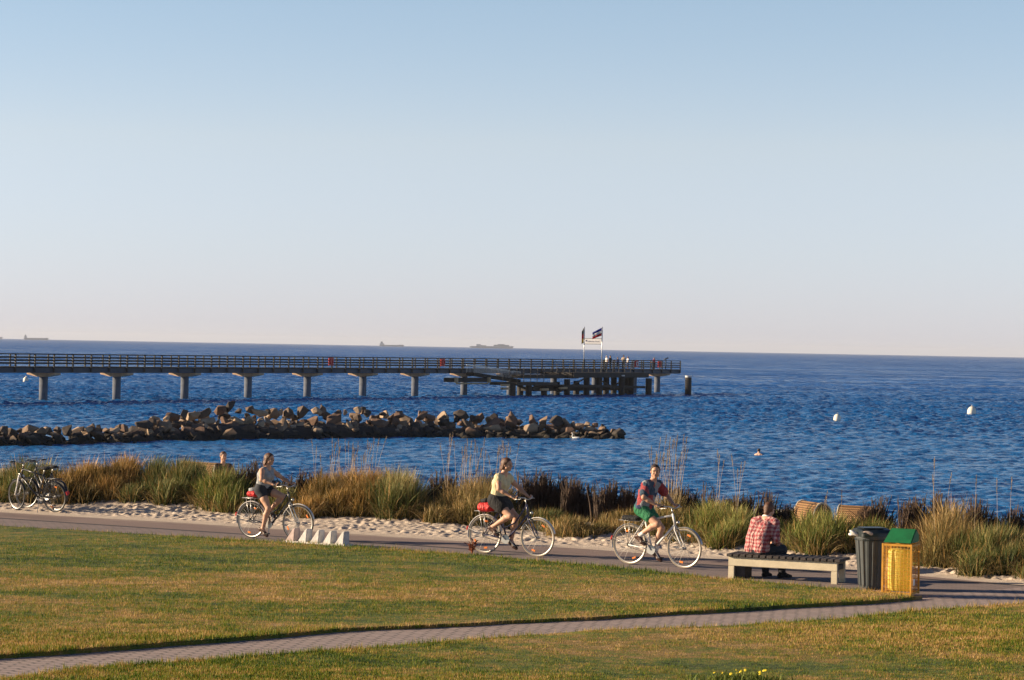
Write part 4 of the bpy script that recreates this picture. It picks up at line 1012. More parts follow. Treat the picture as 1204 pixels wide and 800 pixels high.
rack_bag('red and grey bundle strapped on the rear rack of the leftmost bicycle', L1, H1, 'red_nylon', (.07, .04, .055), roll_top='grey_knit')
rack_bag('bright red bag on the rear rack of the middle bicycle', L2, H2, 'red_nylon', (.09, .06, .085), z=.765, roll_top='black_cloth')
rack_bag('flat black bag on the rear rack of the right bicycle', L3, H3, 'black_cloth', (.15, .05, .045), z=.765)

HP = math.pi-R_(29)
PA = pix(46, 601.2, GZ+.02); PB = pix(51.5, 599.6, GZ+.03)
bicycle('black mountain bicycle with pale suspension fork parked at the left edge', PA+Vector((.0, 0, 0)), HP, WR=.325, frame='black_paint', fork='white_paint', fender='black_paint', bars='flat', step=False, susp=True, steer=-.30, lean=-.10, refl=(('r', -1.2),), lamp=True, wall='dark_metal', wb=(.44, .62), group='bicycles parked at the left edge')
bicycle('second black bicycle parked half hidden behind the mountain bicycle', PB, math.pi-R_(43), WR=.325, wall='dark_metal', frame='black_paint', fork='black_paint', fender='black_paint', bars='flat', step=True, rack=False, steer=.25, lean=.08, refl=(), lamp=False, group='bicycles parked at the left edge')

# ------------------------------------------------------------------ bench and the man on it
BA = pix(856, 680, GZ); BB_ = pix(984, 687.5, GZ); bdir = (BB_-BA); BL = bdir.length; bang = math.atan2(bdir.y, bdir.x)
def bench():
    root = empty('bench', BA, bang); tag(root, 'long backless bench of cream beams and dark crosswise slats beside the bins', 'bench')
    Wd = .50; Hh = .36
    for y in (.03, Wd-.03): MB().box((BL/2, y, Hh-.075), (BL, .06, .15)).build('side_beam', M_['cream_timber'], root, False, .006)
    for x in (.05, BL-.05):
        for y in (.03, Wd-.03): MB().box((x, y, (Hh-.152)/2), (.10, .06, Hh-.152)).build('leg', M_['cream_timber'], root, False, .005)
    for x in (.05, BL-.05): MB().box((x, Wd/2, Hh-.10), (.06, Wd-.124, .08)).build('cross_beam', M_['dark_timber'], root, False, .004)
    MB().box((.17, Wd/2, .12), (.20, .36, .24)).build('inner_foot', M_['dark_timber'], root, False, .006)
    n = 17; step = (BL+.10)/n
    for i in range(n): MB().box((-.03+step*(i+.5), Wd/2, Hh+.026), (step-.022, Wd+.10, .046)).build('slat', M_['dark_timber'], root, False, .006)
    return root
bench()
def plaid():
    m, t = newmat('plaid_cotton'); tc = t.node('ShaderNodeTexCoord').outputs['Object']; sp = t.node('ShaderNodeSeparateXYZ')
    wob_ = t.node('ShaderNodeTexNoise'); wob_.inputs['Scale'].default_value = 7; t.l.new(tc, wob_.inputs['Vector']); vm = t.node('ShaderNodeVectorMath', operation='MULTIPLY_ADD'); t.l.new(wob_.outputs['Color'], vm.inputs[0]); vm.inputs[1].default_value = (.07, .07, .07); t.l.new(tc, vm.inputs[2]); t.l.new(vm.outputs[0], sp.inputs[0])
    def bands(s, f, ph):
        a = t.math('SINE', t.math('MULTIPLY_ADD', s, f, ph)); return t.math('MULTIPLY_ADD', a, 1.6, .5, clamp=True)
    u, w = bands(sp.outputs[1], 92, .4), bands(sp.outputs[2], 98, 0); f = t.math('MULTIPLY', t.math('ADD', u, w), .5)
    t.l.new(t.ramp(f, [(0, (.30, .045, .055)), (.5, (.42, .16, .16)), (1, (.56, .36, .33))]), t.b.inputs['Base Color']); t.b.inputs['Roughness'].default_value = .85
    t.l.new(t.bump(t.noise(t.mapping(tc, (1, 1, .5)), 11, 3, .5, 1.8), 1.0, .06), t.b.inputs['Normal']); return m
def bench_man():
    # own frame: x forward (to the sea), y left, origin on the ground under the seat
    loc = BA+Vector((math.cos(bang), math.sin(bang), 0))*(BL*.235); loc += Vector((-math.sin(bang), math.cos(bang), 0))*.22
    rz = bang+math.pi/2-.30; root = empty('person', loc, rz); tag(root, 'man in a red and white checked shirt sitting on the bench, seen from behind', 'person')
    SZ = .41; hip = V3(-.02, 0, SZ+.095); ch = V3(.10, 0, SZ+.40); nk = V3(.235, 0, SZ+.585); hd = V3(.30, -.01, SZ+.715); B = SDF(); sw = .195
    spine = unit(nk-hip); w = hip*.5+ch*.5+V3(-.035, 0, 0); tor = []
    for q in (-1, 1):
        y = V3(0, q, 0); tor += [(hip+y*.09, w+y*.075, .115, .105), (w+y*.075, ch+y*.085, .105, .112), (ch+y*.085, nk+y*.115-spine*.06, .108, .058)]
    for a, b, ra, rb in tor: B.cone(a, b, ra, rb, .04)
    Rm = head_frame(.0, .28); B.cone(nk-spine*.04, hd+Rm@V3(-.02, 0, -.05), .062, .056, .02); add_head(B, hd, Rm, 1.0, True)
    L = {}
    for q in (1, -1):
        sh = nk-spine*.085+V3(0, q*sw, 0); kn = V3(.43, q*.13-(.06 if q < 0 else 0), SZ+.06); an = V3(.46-(.0 if q < 0 else .06), q*.12-(.05 if q < 0 else 0), .085); ha = kn+V3(-.11, q*-.02, .085)
        el = knee(sh, ha, .30, .265, V3(-.8, q*.55, -.4))
        B.cone(nk-spine*.03+V3(0, q*.04, 0), sh, .055, .062, .04); B.chain([sh, el], [.058, .042], .03); B.chain([el, el*.6+ha*.4, ha], [.042, .041, .028], .02)
        add_hand(B, ha, unit(V3(.9, -q*.35, -.25)), V3(0, -q, 0), .75, 1.05, thumb=-1 if q > 0 else 1)
        hp = hip+V3(0, q*.09, -.02); B.chain([hp, kn], [.098, .060], .03); B.chain([kn, kn*.65+an*.35+V3(-.015, 0, 0), an], [.058, .058, .038], .02); add_foot(B, an, an+V3(.2, q*.04, 0), s=1.05); L[q] = (sh, el, ha, hp, kn, an)
    B.mesh('body', .007, M_['skin'], root); face_parts(root, hd, Rm, 1, M_['hair_dark'])
    T = SDF()
    for a, b, ra, rb in tor: T.cone(a, b, ra+.022, rb+.020, .05)
    for q in (1, -1):
        sh, el, ha = L[q][:3]; T.cone(nk-spine*.05+V3(0, q*.05, 0), sh, .062, .074, .04); T.cone(sh, el, .076, .062, .03); T.cone(el, el+(ha-el)*.80, .060, .048, .02)
    T.clip(hip+V3(0, 0, -.055), V3(.12, 0, -1)); T.clip(nk+spine*.012, spine+V3(.25, 0, 0)); T.mesh('shirt', .007, plaid(), root)
    MB().ring(nk+spine*.002, .064, .016, axis=tuple(spine+V3(.2, 0, 0)), seg=24, n=8).build('shirt_collar', M_['white_cloth'], root, True)
    T = SDF(); T.cone(hip+V3(0, .09, -.01), hip-V3(0, .09, .01), .118, .118, .04)
    for q in (1, -1):
        hp, kn, an = L[q][3:]; T.chain([hp, kn], [.112, .078], .04); T.chain([kn, an+V3(0, 0, .02)], [.076, .062], .03)
    T.clip((0, 0, .075), (0, 0, -1)); T.clip(hip+V3(0, 0, .09), (0, 0, 1)); T.mesh('trousers', .008, M_['denim'], root)
    for q in (1, -1):
        an = L[q][5]; Fs = SDF(); add_foot(Fs, an, an+V3(.2, q*.04, 0), s=1.07, g=.010); Fs.clip(an+V3(0, 0, .01), (0, 0, 1)); Fs.clip((0, 0, .004), (0, 0, -1)); Fs.mesh('shoe', .007, M_['black_cloth'], root)
    P = lambda x, y, z: hd+Rm@V3(x, y, z); Hh = SDF(); Hh.ell(P(-.018, 0, .036), V3(.102, .084, .094), Rm, .02); Hh.cone(P(-.05, 0, 0), P(-.066, 0, -.062), .068, .050, .03)
    Hh.clip(P(.042, 0, .058), Rm@V3(1, 0, -.5)); Hh.clip(P(0, 0, -.055), Rm@V3(.8, 0, -1)); Hh.mesh('hair', .006, M_['hair_brown'], root)
bench_man()
# the leaning pole between the man and the beach chair
a = pix(917, 646.5, GZ+.02); b = pixd(943, 617, a.y+.9)
o = MB().tube([a, a.lerp(b, .5)+Vector((0, 0, .03)), b], [.012, .011, .009], 7).build('pole', M_['tan_timber'], None, True); tag(o, 'thin bleached pole leaning from the sand to the right beach chair', 'pole')

# ------------------------------------------------------------------ bins
def ribbed_bin():
    P = pix(1024, 690.5, GZ+.03); root = empty('litter_bin', P, 0); root.scale = (.94, .94, .95); tag(root, 'dark grey ribbed litter bin with hooded lid and white bag edge', 'litter bin'); s = 1.0
    b = MB(); N = 96; vs = []; H = .86; rings = [(0, .195), (.05, .20), (.80, .262), (.82, .285), (.86, .287)]
    for z, r in rings:
        for k in range(N):
            a = 2*math.pi*k/N; fl = .5+.5*math.cos(a*16); rr = r+(.018*(1 if fl > .5 else 0) if .04 < z < .81 else 0); vs.append((rr*math.cos(a), rr*math.sin(a), z))
    fs = [(i*N+k, i*N+(k+1) % N, (i+1)*N+(k+1) % N, (i+1)*N+k) for i in range(4) for k in range(N)]+[tuple(range(N))[::-1], tuple(4*N+k for k in range(N))]
    b.add(vs, fs); b.build('bin_body', M_['bin_grey'], root)
    # flat vaulted hood with a mouth on the left
    h = MB(); n = 14; vs = []; Lh = .30
    prof = [(-.27, 0), (-.265, .055), (-.20, .105), (.0, .135), (.20, .105), (.265, .055), (.27, 0)]
    for x, sc in ((-.285, .86), (-.26, 1.0), (0.0, 1.06), (.26, 1.0), (.30, .62)): vs += [(x, y*sc, .862+z*sc) for y, z in prof]
    k = len(prof); fs = [(i*k+j, i*k+j+1, (i+1)*k+j+1, (i+1)*k+j) for i in range(4) for j in range(k-1)]+[tuple(range(k)), tuple(4*k+j for j in range(k))[::-1]]
    h.add(vs, fs); hood = h.build('lid', M_['bin_dark'], root, False, .008); hood.rotation_euler = (0, 0, .25)
    g = MB().box((-.02, -.02, 1.0), (.40, .30, .012)); go = g.build('lid_flap', M_['bin_dark'], root, False, .004); go.rotation_euler = (0, 0, .25)
    fl = SDF(); fl.ell((-.30, -.10, .90), (.11, .07, .032), np.array(Matrix.Rotation(.5, 3, 'Y')), .02); fl.ell((-.34, .0, .88), (.06, .09, .03), None, .03); fl.mesh('litter_bag_edge', .01, M_['white_plastic'], root)
    fl = SDF(); fl.ell((-.13, -.275, .925), (.08, .025, .035), None, .02); fl.ell((-.07, -.285, .91), (.05, .02, .03), None, .03); fl.mesh('paper_litter', .008, simple('printed_paper', (.55, .42, .33), .6, var=.5, scale=30), root)
    MB().ring((0, 0, .80), .284, .008, axis=(0, 0, 1), seg=48).build('rim_band', M_['bin_dark'], root, True)
ribbed_bin()
def cage_bin():
    P = pix(1061, 700, GZ+.03); rz = R_(-25); root = empty('litter_bin', P+Vector((0, .20, 0)), rz); tag(root, 'orange wire cage bin with yellow sack and bright green lid', 'litter bin')
    s = .225; H = .79
    fr = MB()
    for x in (-s, s):
        for y in (-s, s): fr.box((x, y, H/2), (.028, .028, H))
    for z in (.03, H-.02):
        for q in (-s, s): fr.box((0, q, z), (2*s-.03, .022, .03)); fr.box((q, 0, z), (.022, 2*s-.03, .03))
    fr.build('frame', M_['wire_orange'], root)
    for nm, ax, q in (('front', 0, -s), ('back', 0, s), ('left', 1, -s), ('right', 1, s)):
        w = MB(); n = 8
        for i in range(1, n):
            t_ = -s+2*s*i/n; p = (t_, q) if ax == 0 else (q, t_); w.tube([(p[0], p[1], .03), (p[0], p[1], H-.02)], .0032, 4, cap=False)
        for i in range(1, 11):
            z = .03+(H-.05)*i/11
            w.tube([(-s, q, z), (s, q, z)] if ax == 0 else [(q, -s, z), (q, s, z)], .0032, 4, cap=False)
        w.build('wire_panel', M_['wire_orange'], root)
    b = MB(); N = 40; vs = []; rings = [(.05, .155), (.08, .178), (.30, .184), (.50, .182), (.66, .186), (.69, .172)]
    for j, (z, r) in enumerate(rings):
        for k in range(N):
            a = 2*math.pi*k/N; rr = r+.005*math.sin(a*7+j*1.7)+.004*math.sin(a*13+j); vs.append((rr*math.cos(a)-.01, rr*math.sin(a), z))
    fs = [(i*N+k, i*N+(k+1) % N, (i+1)*N+(k+1) % N, (i+1)*N+k) for i in range(5) for k in range(N)]+[tuple(range(N))[::-1], tuple(5*N+k for k in range(N))]
    b.add(vs, fs); b.build('sack', M_['yellow_sack'], root, True)
    l = MB(); w = .222; d = .23; z0, z1 = H+.012, H+.225; c = .13
    l.add([(-w, -d, z0), (w, -d, z0), (w, d, z0), (-w, d, z0), (-w+.0, -d+.03, z0+.03), (w, -d+.03, z0+.03), (-w+.05, .06, z1), (w-.0, .06, z1), (w, d, z0+.12), (-w, d, z0+.12)],
          [(0, 1, 5, 4), (4, 5, 7, 6), (6, 7, 8, 9), (9, 8, 2, 3), (0, 4, 6, 9, 3), (1, 2, 8, 7, 5), (0, 3, 2, 1)])
    l.build('lid', M_['bin_green'], root, False, .012)
    MB().box((s+.016, -.10, .20), (.004, .10, .10)).build('notice_plate', M_['white_paint'], root)
cage_bin()
# concrete bicycle stand
def rack():
    A = pix(340, 637, GZ+.03); Bp = pix(398, 641, GZ+.03); d = Bp-A; L = d.length; root = empty('bicycle_stand', A, math.atan2(d.y, d.x)); tag(root, 'row of five pale concrete wedges for holding bicycle wheels on the grass edge', 'bicycle stand')
    n = 5; st = L/(n-1)
    for i in range(n):
        b = MB(); x = st*i; w, hh, dp = .10, .25, .22
        b.add([(x-w, 0, 0), (x+w, 0, 0), (x-.025, .02, hh), (x+.02, .02, hh), (x-w, dp, 0), (x+w, dp, 0), (x-.025, dp-.02, hh), (x+.02, dp-.02, hh)],
              [(0, 1, 3, 2), (4, 6, 7, 5), (0, 2, 6, 4), (1, 5, 7, 3), (2, 3, 7, 6), (0, 4, 5, 1)])
        # sheared towards the right like the real wedges
        for k in range(8):
            vx, vy, vz = b.v[k]; b.v[k] = (vx+vz*.36, vy, vz)
        b.build('concrete_wedge', M_['concrete_pink'] if i == 0 else M_['concrete'], root, False, .012)
    MB().box((L/2, .12, -.01), (L+.3, .30, .05)).build('base_strip', M_['concrete'], root, False, .01)
rack()

# ------------------------------------------------------------------ hooded wicker beach chairs
def beach_chair(label, x, y, D, rz, s=1.0, h=1.6):
    top = pixd(x, y, D); gz = top.z-h; root = empty('beach_chair', (top.x, top.y, gz), rz); root.scale = (s, s, 1); tag(root, label, 'beach chair', 'hooded wicker beach chairs behind the dune grass')
    wk = M_['wicker_weave']; w = .60
    b = MB(); prof = [(-.42, .0), (.42, .0), (.42, .62), (.30, .66), (.16, 1.15), (.20, 1.38), (.13, 1.50), (.0, 1.58), (-.15, 1.60), (-.28, 1.56), (-.38, 1.46), (-.44, 1.30), (-.46, 1.05), (-.46, .5)]
    for q in (-1, 1):
        y0 = q*w; vs = [(p[0], y0-q*.0, p[1]) for p in prof]+[(p[0], y0-q*.05, p[1]) for p in prof]; n = len(prof)
        sp = MB(); sp.add(vs, [tuple(range(n)), tuple(range(n, 2*n))[::-1]]+[(i, (i+1) % n, n+(i+1) % n, n+i) for i in range(n)]); sp.build('side_panel', wk, root, False, .01)
    hood = [(.20, 1.38), (.13, 1.50), (.0, 1.58), (-.15, 1.60), (-.28, 1.56), (-.38, 1.46), (-.44, 1.30), (-.46, 1.05), (-.46, .5), (-.42, .02)]
    vs = []; fs = []
    for i, p in enumerate(hood):
        for yy in (-w+.052, w-.052): vs.append((p[0], yy, p[1])); vs.append((p[0]+.03, yy, p[1]-.04))
    for i in range(len(hood)-1):
        a = i*4; fs += [(a, a+2, a+6, a+4), (a+1, a+5, a+7, a+3), (a, a+4, a+5, a+1), (a+2, a+3, a+7, a+6)]
    fs += [(0, 1, 3, 2), (len(vs)-4, len(vs)-2, len(vs)-1, len(vs)-3)]
    hb = MB(); hb.add(vs, fs); hb.build('hood', wk, root)
    for q in (-1, 1): MB().tube([(p[0]+.01, q*(w+.012), p[1]) for p in prof[4:13]], .022, 8).build('hood_edge', M_['cream_timber'], root, True)
    MB().box((.05, 0, .42), (.72, 2*w-.12, .10)).build('seat', M_['blue_cloth'], root, False, .02)
    MB().box((-.30, 0, .82), (.10, 2*w-.14, .70), M=Matrix.Rotation(-.2, 3, 'Y')).build('backrest', M_['blue_cloth'], root, False, .03)
mw, t = newmat('wicker_weave'); tc = t.node('ShaderNodeTexCoord').outputs['Object']
wv = t.node('ShaderNodeTexWave'); wv.bands_direction = 'Z'; wv.inputs['Scale'].default_value = 7; wv.inputs['Distortion'].default_value = .6; t.l.new(tc, wv.inputs['Vector'])
wv2 = t.node('ShaderNodeTexWave'); wv2.bands_direction = 'DIAGONAL'; wv2.inputs['Scale'].default_value = 9; t.l.new(tc, wv2.inputs['Vector'])
f_ = t.math('MULTIPLY', t.math('ADD', wv.outputs['Fac'], wv2.outputs['Fac']), .5)
t.l.new(t.ramp(f_, [(.15, (.07, .03, .012)), (.6, (.30, .155, .055)), (1, (.46, .27, .12))]), t.b.inputs['Base Color']); t.b.inputs['Roughness'].default_value = .7
t.l.new(t.bump(f_, .8, .03), t.b.inputs['Normal']); M_['wicker_weave'] = mw
beach_chair('wicker beach chair behind the grass left of the first cyclist, beside the sunbather', 243, 543.5, 60, R_(58), 1.0)
beach_chair('wicker beach chair with arched hood edge just right of the man on the bench', 959, 599, 47.6, R_(22), .66, 1.45)
beach_chair('wicker beach chair with ribbed hood behind green grass, farther right', 1008, 603, 49.4, R_(60), .58, 1.45)

# ------------------------------------------------------------------ simple standing or wading people
def stander(label, P, rz, s=1.0, top='white_cloth', bot='denim', hair='hair_brown', arm=(.05, -.62), h=.014, group=None, z0=None, sit=False):
    root = empty('person', P, rz); root.scale = (s, s, s); tag(root, label, 'person', group); B = SDF(); hip = V3(0, 0, .94); ch = V3(0, 0, 1.25); nk = V3(0, 0, 1.45); hd = V3(.02, 0, 1.62)
    tor = []
    for q in (-1, 1):
        y = V3(0, q, 0); tor += [(hip+y*.07, ch+y*.08, .11, .10), (ch+y*.08, nk+y*.10-V3(0, 0, .05), .10, .055)]
    for a in tor: B.cone(*a, .04)
    Rm = head_frame(0, 0); B.cone(nk-V3(0, 0, .04), hd-V3(.02, 0, .05), .058, .054, .02); add_head(B, hd, Rm); L = {}
    for q in (-1, 1):
        sh = nk+V3(0, q*.18, -.07); ha = sh+V3(arm[0]+(.25 if q > 0 else 0), q*.10, arm[1]+(.25 if q > 0 else 0)); el = knee(sh, ha, .29, .26, V3(-1, q*.4, 0)); B.chain([sh, el, ha], [.052, .04, .027], .03); add_hand(B, ha, unit(ha-el), V3(1, 0, 0), .4, 1, thumb=q)
        hp = hip+V3(0, q*.085, -.03); kn = V3(.03, q*.10, .50); an = V3(-.02, q*.11, .085); B.chain([hp, kn, an], [.092, .058, .038], .03); add_foot(B, an, an+V3(.2, q*.05, 0)); L[q] = (sh, el, ha, hp, kn, an)
    B.mesh('body', h, M_['skin'], root); face_parts(root, hd, Rm)
    T = SDF()
    for a, b, ra, rb in tor: T.cone(a, b, ra+.02, rb+.018, .05)
    for q in (-1, 1): T.cone(L[q][0], L[q][0]*.5+L[q][1]*.5, .068, .062, .03)
    T.clip(hip, (0, 0, -1)); T.clip(nk, (0, 0, 1)); T.mesh('shirt', h, M_[top], root)
    T = SDF(); T.cone(hip+V3(0, .08, -.02), hip-V3(0, .08, .02), .118, .118, .04)
    for q in (-1, 1): T.chain([L[q][3], L[q][4]], [.105, .078], .04)
    if bot == 'denim':
        for q in (-1, 1): T.chain([L[q][4], L[q][5]], [.075, .06], .03)
    T.clip(hip+V3(0, 0, .08), (0, 0, 1)); T.mesh('trousers', h, M_[bot], root)
    Hh = SDF(); Hh.ell(hd+V3(-.018, 0, .036), (.102, .084, .094), None, .02); Hh.cone(hd+V3(-.05, 0, 0), hd+V3(-.07, 0, -.06), .068, .05, .03); Hh.clip(hd+V3(.05, 0, .058), (1, 0, -.6)); Hh.mesh('hair', .01, M_[hair], root)
    return root
# sunbather whose head and shoulders show beside the left beach chair
P = pixd(262.5, 533, 59.0); stander('person with short hair standing beside the left beach chair, only head and shoulders visible', Vector((P.x, P.y, P.z-1.70)), R_(-60), 1.0, 'leather_brown', 'denim', 'hair_brown')
def swimmer():
    P = pix(892, 535.5, 0.0); root = empty('person', (P.x, P.y, -.02), R_(60)); tag(root, 'swimmer in the open water, only bare shoulders and head showing', 'person')
    B = SDF(); nk = V3(0, 0, .12); hd = V3(.03, 0, .27)
    for q in (-1, 1):
        B.cone(V3(-.02, q*.08, -.30), V3(-.02, q*.08, 0), .11, .10, .04); B.cone(V3(-.02, q*.07, 0), nk+V3(0, q*.09, -.05), .10, .056, .04)
        B.cone(nk, V3(0, q*.19, .03), .05, .06, .04); B.cone(V3(0, q*.19, .03), V3(.12, q*.30, -.14), .055, .042, .03); B.cone(V3(.12, q*.30, -.14), V3(.36, q*.22, -.12), .042, .028, .02); add_hand(B, V3(.36, q*.22, -.12), V3(1, -q*.3, 0), V3(0, -q, 0), .2, thumb=q)
    Rm = head_frame(.0, 0); B.cone(nk-V3(0, 0, .03), hd-V3(.02, 0, .05), .058, .054, .02); add_head(B, hd, Rm); B.mesh('body', .009, M_['skin_pale'], root); face_parts(root, hd, Rm)
    Hh = SDF(); Hh.ell(hd+V3(-.018, 0, .036), (.100, .082, .092), None, .02); Hh.clip(hd+V3(.045, 0, .058), (1, 0, -.6)); Hh.mesh('hair', .008, M_['hair_dark'], root)
swimmer()
def gull():
    P = pix(676.5, 516.5, 0); root = empty('swan', (P.x, P.y, 0), R_(160)); root.scale = (.75,)*3; tag(root, 'white swan floating close under the boulders near the breakwater tip', 'bird')
    B = SDF(); B.ell((-.02, 0, .08), (.30, .13, .12), None, .04); B.cone((-.22, 0, .12), (-.36, 0, .17), .08, .02, .05); B.chain([(.20, 0, .12), (.30, 0, .24), (.24, 0, .38), (.27, 0, .48)], [.06, .036, .028, .028], .03); B.ell((.31, 0, .50), (.055, .032, .034), None, .02)
    B.mesh('body', .009, M_['white_cloth'], root); MB().cyl((.35, 0, .49), (.42, 0, .475), .014, 8, .006).build('bill', M_['orange_reflector'], root, True)
gull()

# ------------------------------------------------------------------ buoys
def buoy(label, x, y, s):
    P = pix(x, y, 0); root = empty('buoy', P, .3); root.rotation_euler = (0, .12, .3); tag(root, label, 'buoy', 'white buoys on the water'); b = MB(); N = 20
    prof = [(-.2*s, .0), (-.2*s, .30*s), (.05*s, .36*s), (.35*s, .36*s), (.58*s, .26*s), (.68*s, .10*s), (.69*s, .0)]
    vs = [(r*math.cos(2*math.pi*k/N), r*math.sin(2*math.pi*k/N), z) for z, r in prof for k in range(N)]
    b.add(vs, [(i*N+k, i*N+(k+1) % N, (i+1)*N+(k+1) % N, (i+1)*N+k) for i in range(len(prof)-1) for k in range(N)]); b.build('float', M_['buoy_white'], root, True)
    MB().ring((0, 0, .76*s), .07*s, .018*s, (0, 1, 0), 16).build('lifting_eye', M_['alloy'], root, True)
buoy('white buoy on open water left of the other one, above the swimmer', 984, 495, .85)
buoy('white buoy farthest right on the open water', 1142, 487.5, 1.15)
buoy('small white buoy beyond the pier at the left edge', 30, 449, .95)

# ------------------------------------------------------------------ breakwater
ROCKM = []
for i, (c, v) in enumerate([((.24, .16, .105), .4), ((.11, .075, .055), .45), ((.055, .042, .036), .4), ((.36, .26, .175), .3), ((.16, .095, .065), .4)]):
    mt, t = newmat('boulder_stone'); tc = t.node('ShaderNodeTexCoord').outputs['Object']; gp = t.node('ShaderNodeNewGeometry').outputs['Position']; sp = t.node('ShaderNodeSeparateXYZ'); t.l.new(gp, sp.inputs[0])
    c1 = t.ramp(t.noise(tc, 1.6, 6, .7), [(.3, tuple(a*(1-v) for a in c)), (.7, tuple(min(1, a*(1+v)) for a in c))])
    wet = t.math('ADD', sp.outputs[2], t.math('MULTIPLY', t.math('SUBTRACT', t.noise(gp, .8, 3), .5), .5))
    wf = t.ramp(wet, [(.30, (1, 1, 1)), (.55, (0, 0, 0))]); t.l.new(t.mix(wf, c1, (.022, .017, .012)), t.b.inputs['Base Color'])
    t.b.inputs['Roughness'].default_value = .85; t.l.new(t.bump(t.noise(tc, 7, 4, .7), .5, .05), t.b.inputs['Normal']); ROCKM.append(mt)
def rock_mesh(i):
    r = random.Random(100+i); bm = bmesh.new(); sx, sy, sz = r.uniform(.42, .62), r.uniform(.34, .5), r.uniform(.30, .46)
    for k in range(r.randint(11, 17)):
        v = Vector((r.gauss(0, 1), r.gauss(0, 1), r.gauss(0, 1))).normalized()*r.uniform(.82, 1.12); bm.verts.new((v.x*sx, v.y*sy, v.z*sz))
    ret = bmesh.ops.convex_hull(bm, input=bm.verts); bmesh.ops.delete(bm, geom=[v for v in bm.verts if not v.link_faces], context='VERTS')
    bmesh.ops.bevel(bm, geom=list(bm.edges), offset=.022, segments=1, affect='EDGES', clamp_overlap=True)
    me = bpy.data.meshes.new('boulder'); bm.to_mesh(me); bm.free(); me.materials.append(ROCKM[i % 5]); return me
RM = [rock_mesh(i) for i in range(30)]
def breakwater():
    tone = ['tan', 'brown', 'dark grey', 'pale sandy', 'reddish brown']
    # waterline on the near side, height of the heap and depth of its back, by column of the photograph
    C = [(-40, 526, .95, 2.6), (60, 524, 1.0, 2.8), (150, 521, 1.05, 4.5), (200, 519.5, 1.5, 7.0), (262, 518, 2.05, 7.0), (330, 517, 1.75, 6.0), (420, 515.5, 1.85, 5.5), (500, 515, 1.6, 5), (580, 515, 1.45, 4.8), (650, 516, 1.25, 4.2), (700, 516.5, 1.05, 3.4), (732, 517, .45, 1.6)]
    cx = [c[0] for c in C]; L = []
    for row in range(9):
        x = -40.0
        while x < 730:
            yb, hh, dp = (float(np.interp(x, cx, [c[i] for c in C])) for i in (1, 2, 3))
            P = pix(x, yb, 0); t_ = row/8
            yy = P.y+.5+t_*dp; prof = math.sin(min(1, t_*1.45+.12)*math.pi*.62)      # near slope up to a crest past the middle
            z = max(.02, hh*.80*min(1, .05+1.5*t_) if t_ < .62 else hh*(1-1.7*(t_-.62)))-.30
            s = random.choice([random.uniform(.45, .7), random.uniform(.65, 1.0), random.uniform(.9, 1.35)])*(.8 if hh < 1.1 else 1)
            L.append((x, P.x*(yy/P.y)+random.gauss(0, .2), yy+random.gauss(0, .22), z+random.uniform(-.12, .12), s, row))
            x += random.uniform(.46, .80)*s*18.5*(1.0 if row < 6 else 1.5)
    L.sort(key=lambda q: -q[4]+(.5 if q[5] > 5 else 0))
    core = []
    if len(L) > 296: core = L[296:]; L = L[:296]
    print('rocks', len(L), len(core))
    place = [(160, 'left arm'), (330, 'high left hump'), (540, 'middle stretch'), (670, 'right stretch'), (999, 'seaward tip')]
    for (px, x, y, z, s, row) in L:
        k = random.randrange(30); o = bpy.data.objects.new('boulder', RM[k]); COL.objects.link(o)
        o.location = (x, y, z); o.rotation_euler = (random.gauss(0, .5), random.gauss(0, .5), random.uniform(0, 6.28)); o.scale = (s, s, s*random.uniform(.68, .98))
        wh = next(w for lim, w in place if px < lim); lvl = 'waterline' if row < 3 else ('crest' if row < 7 else 'far side'); size = 'big' if s > 1.15 else 'small'
        tag(o, f'{size} {tone[k % 5]} boulder in the {lvl} rows of the breakwater {wh}', 'boulder', f'{size} {tone[k % 5]} {lvl} boulders {wh}')
    if core:
        vs = []; fs = []; mi = []
        for (px, x, y, z, s, row) in core:
            me = RM[random.randrange(30)]; M = Matrix.Translation((x, y, z))@Matrix.Rotation(random.uniform(0, 6.28), 4, 'Z')@Matrix.Scale(s, 4); b0 = len(vs)
            vs += [tuple(M@v.co) for v in me.vertices]; fs += [tuple(i+b0 for i in p.vertices) for p in me.polygons]; mi += [random.randrange(5)]*len(me.polygons)
        me = bpy.data.meshes.new('rubble'); me.from_pydata(vs, [], fs); rb_ = link('rubble', me, ROCKM[1]); [me.materials.append(q_) for q_ in ROCKM if q_ is not ROCKM[1]]; me.polygons.foreach_set('material_index', np.array(mi, dtype=np.int32)); tag(rb_, 'smaller brown rubble between the big breakwater boulders', 'rubble', kind='stuff')
    # fine fill so that the heap is closed underneath
    vs = []; fs = []; col = 60; rowsn = 6
    for i in range(col+1):
        x = -60+i*(784/col); yb, hh, dp = (float(np.interp(x, cx, [c[i_] for c in C])) for i_ in (1, 2, 3)); P = pix(x, yb, 0)
        for j in range(rowsn+1):
            t_ = j/rowsn; yy = P.y+.35+t_*(dp+.3); z = -.45+(hh-.25)*math.sin(math.pi*t_)**.8*.75; vs.append((P.x*(yy/P.y), yy, z))
    for i in range(col):
        for j in range(rowsn): a = i*(rowsn+1)+j; fs.append((a, a+rowsn+1, a+rowsn+2, a+1))
    me = bpy.data.meshes.new('rubble_core'); me.from_pydata(vs, [], fs); tag(link('rubble_core', me, ROCKM[2]), 'dark packed stone filling under the breakwater boulders', 'rubble', kind='stuff')
breakwater()

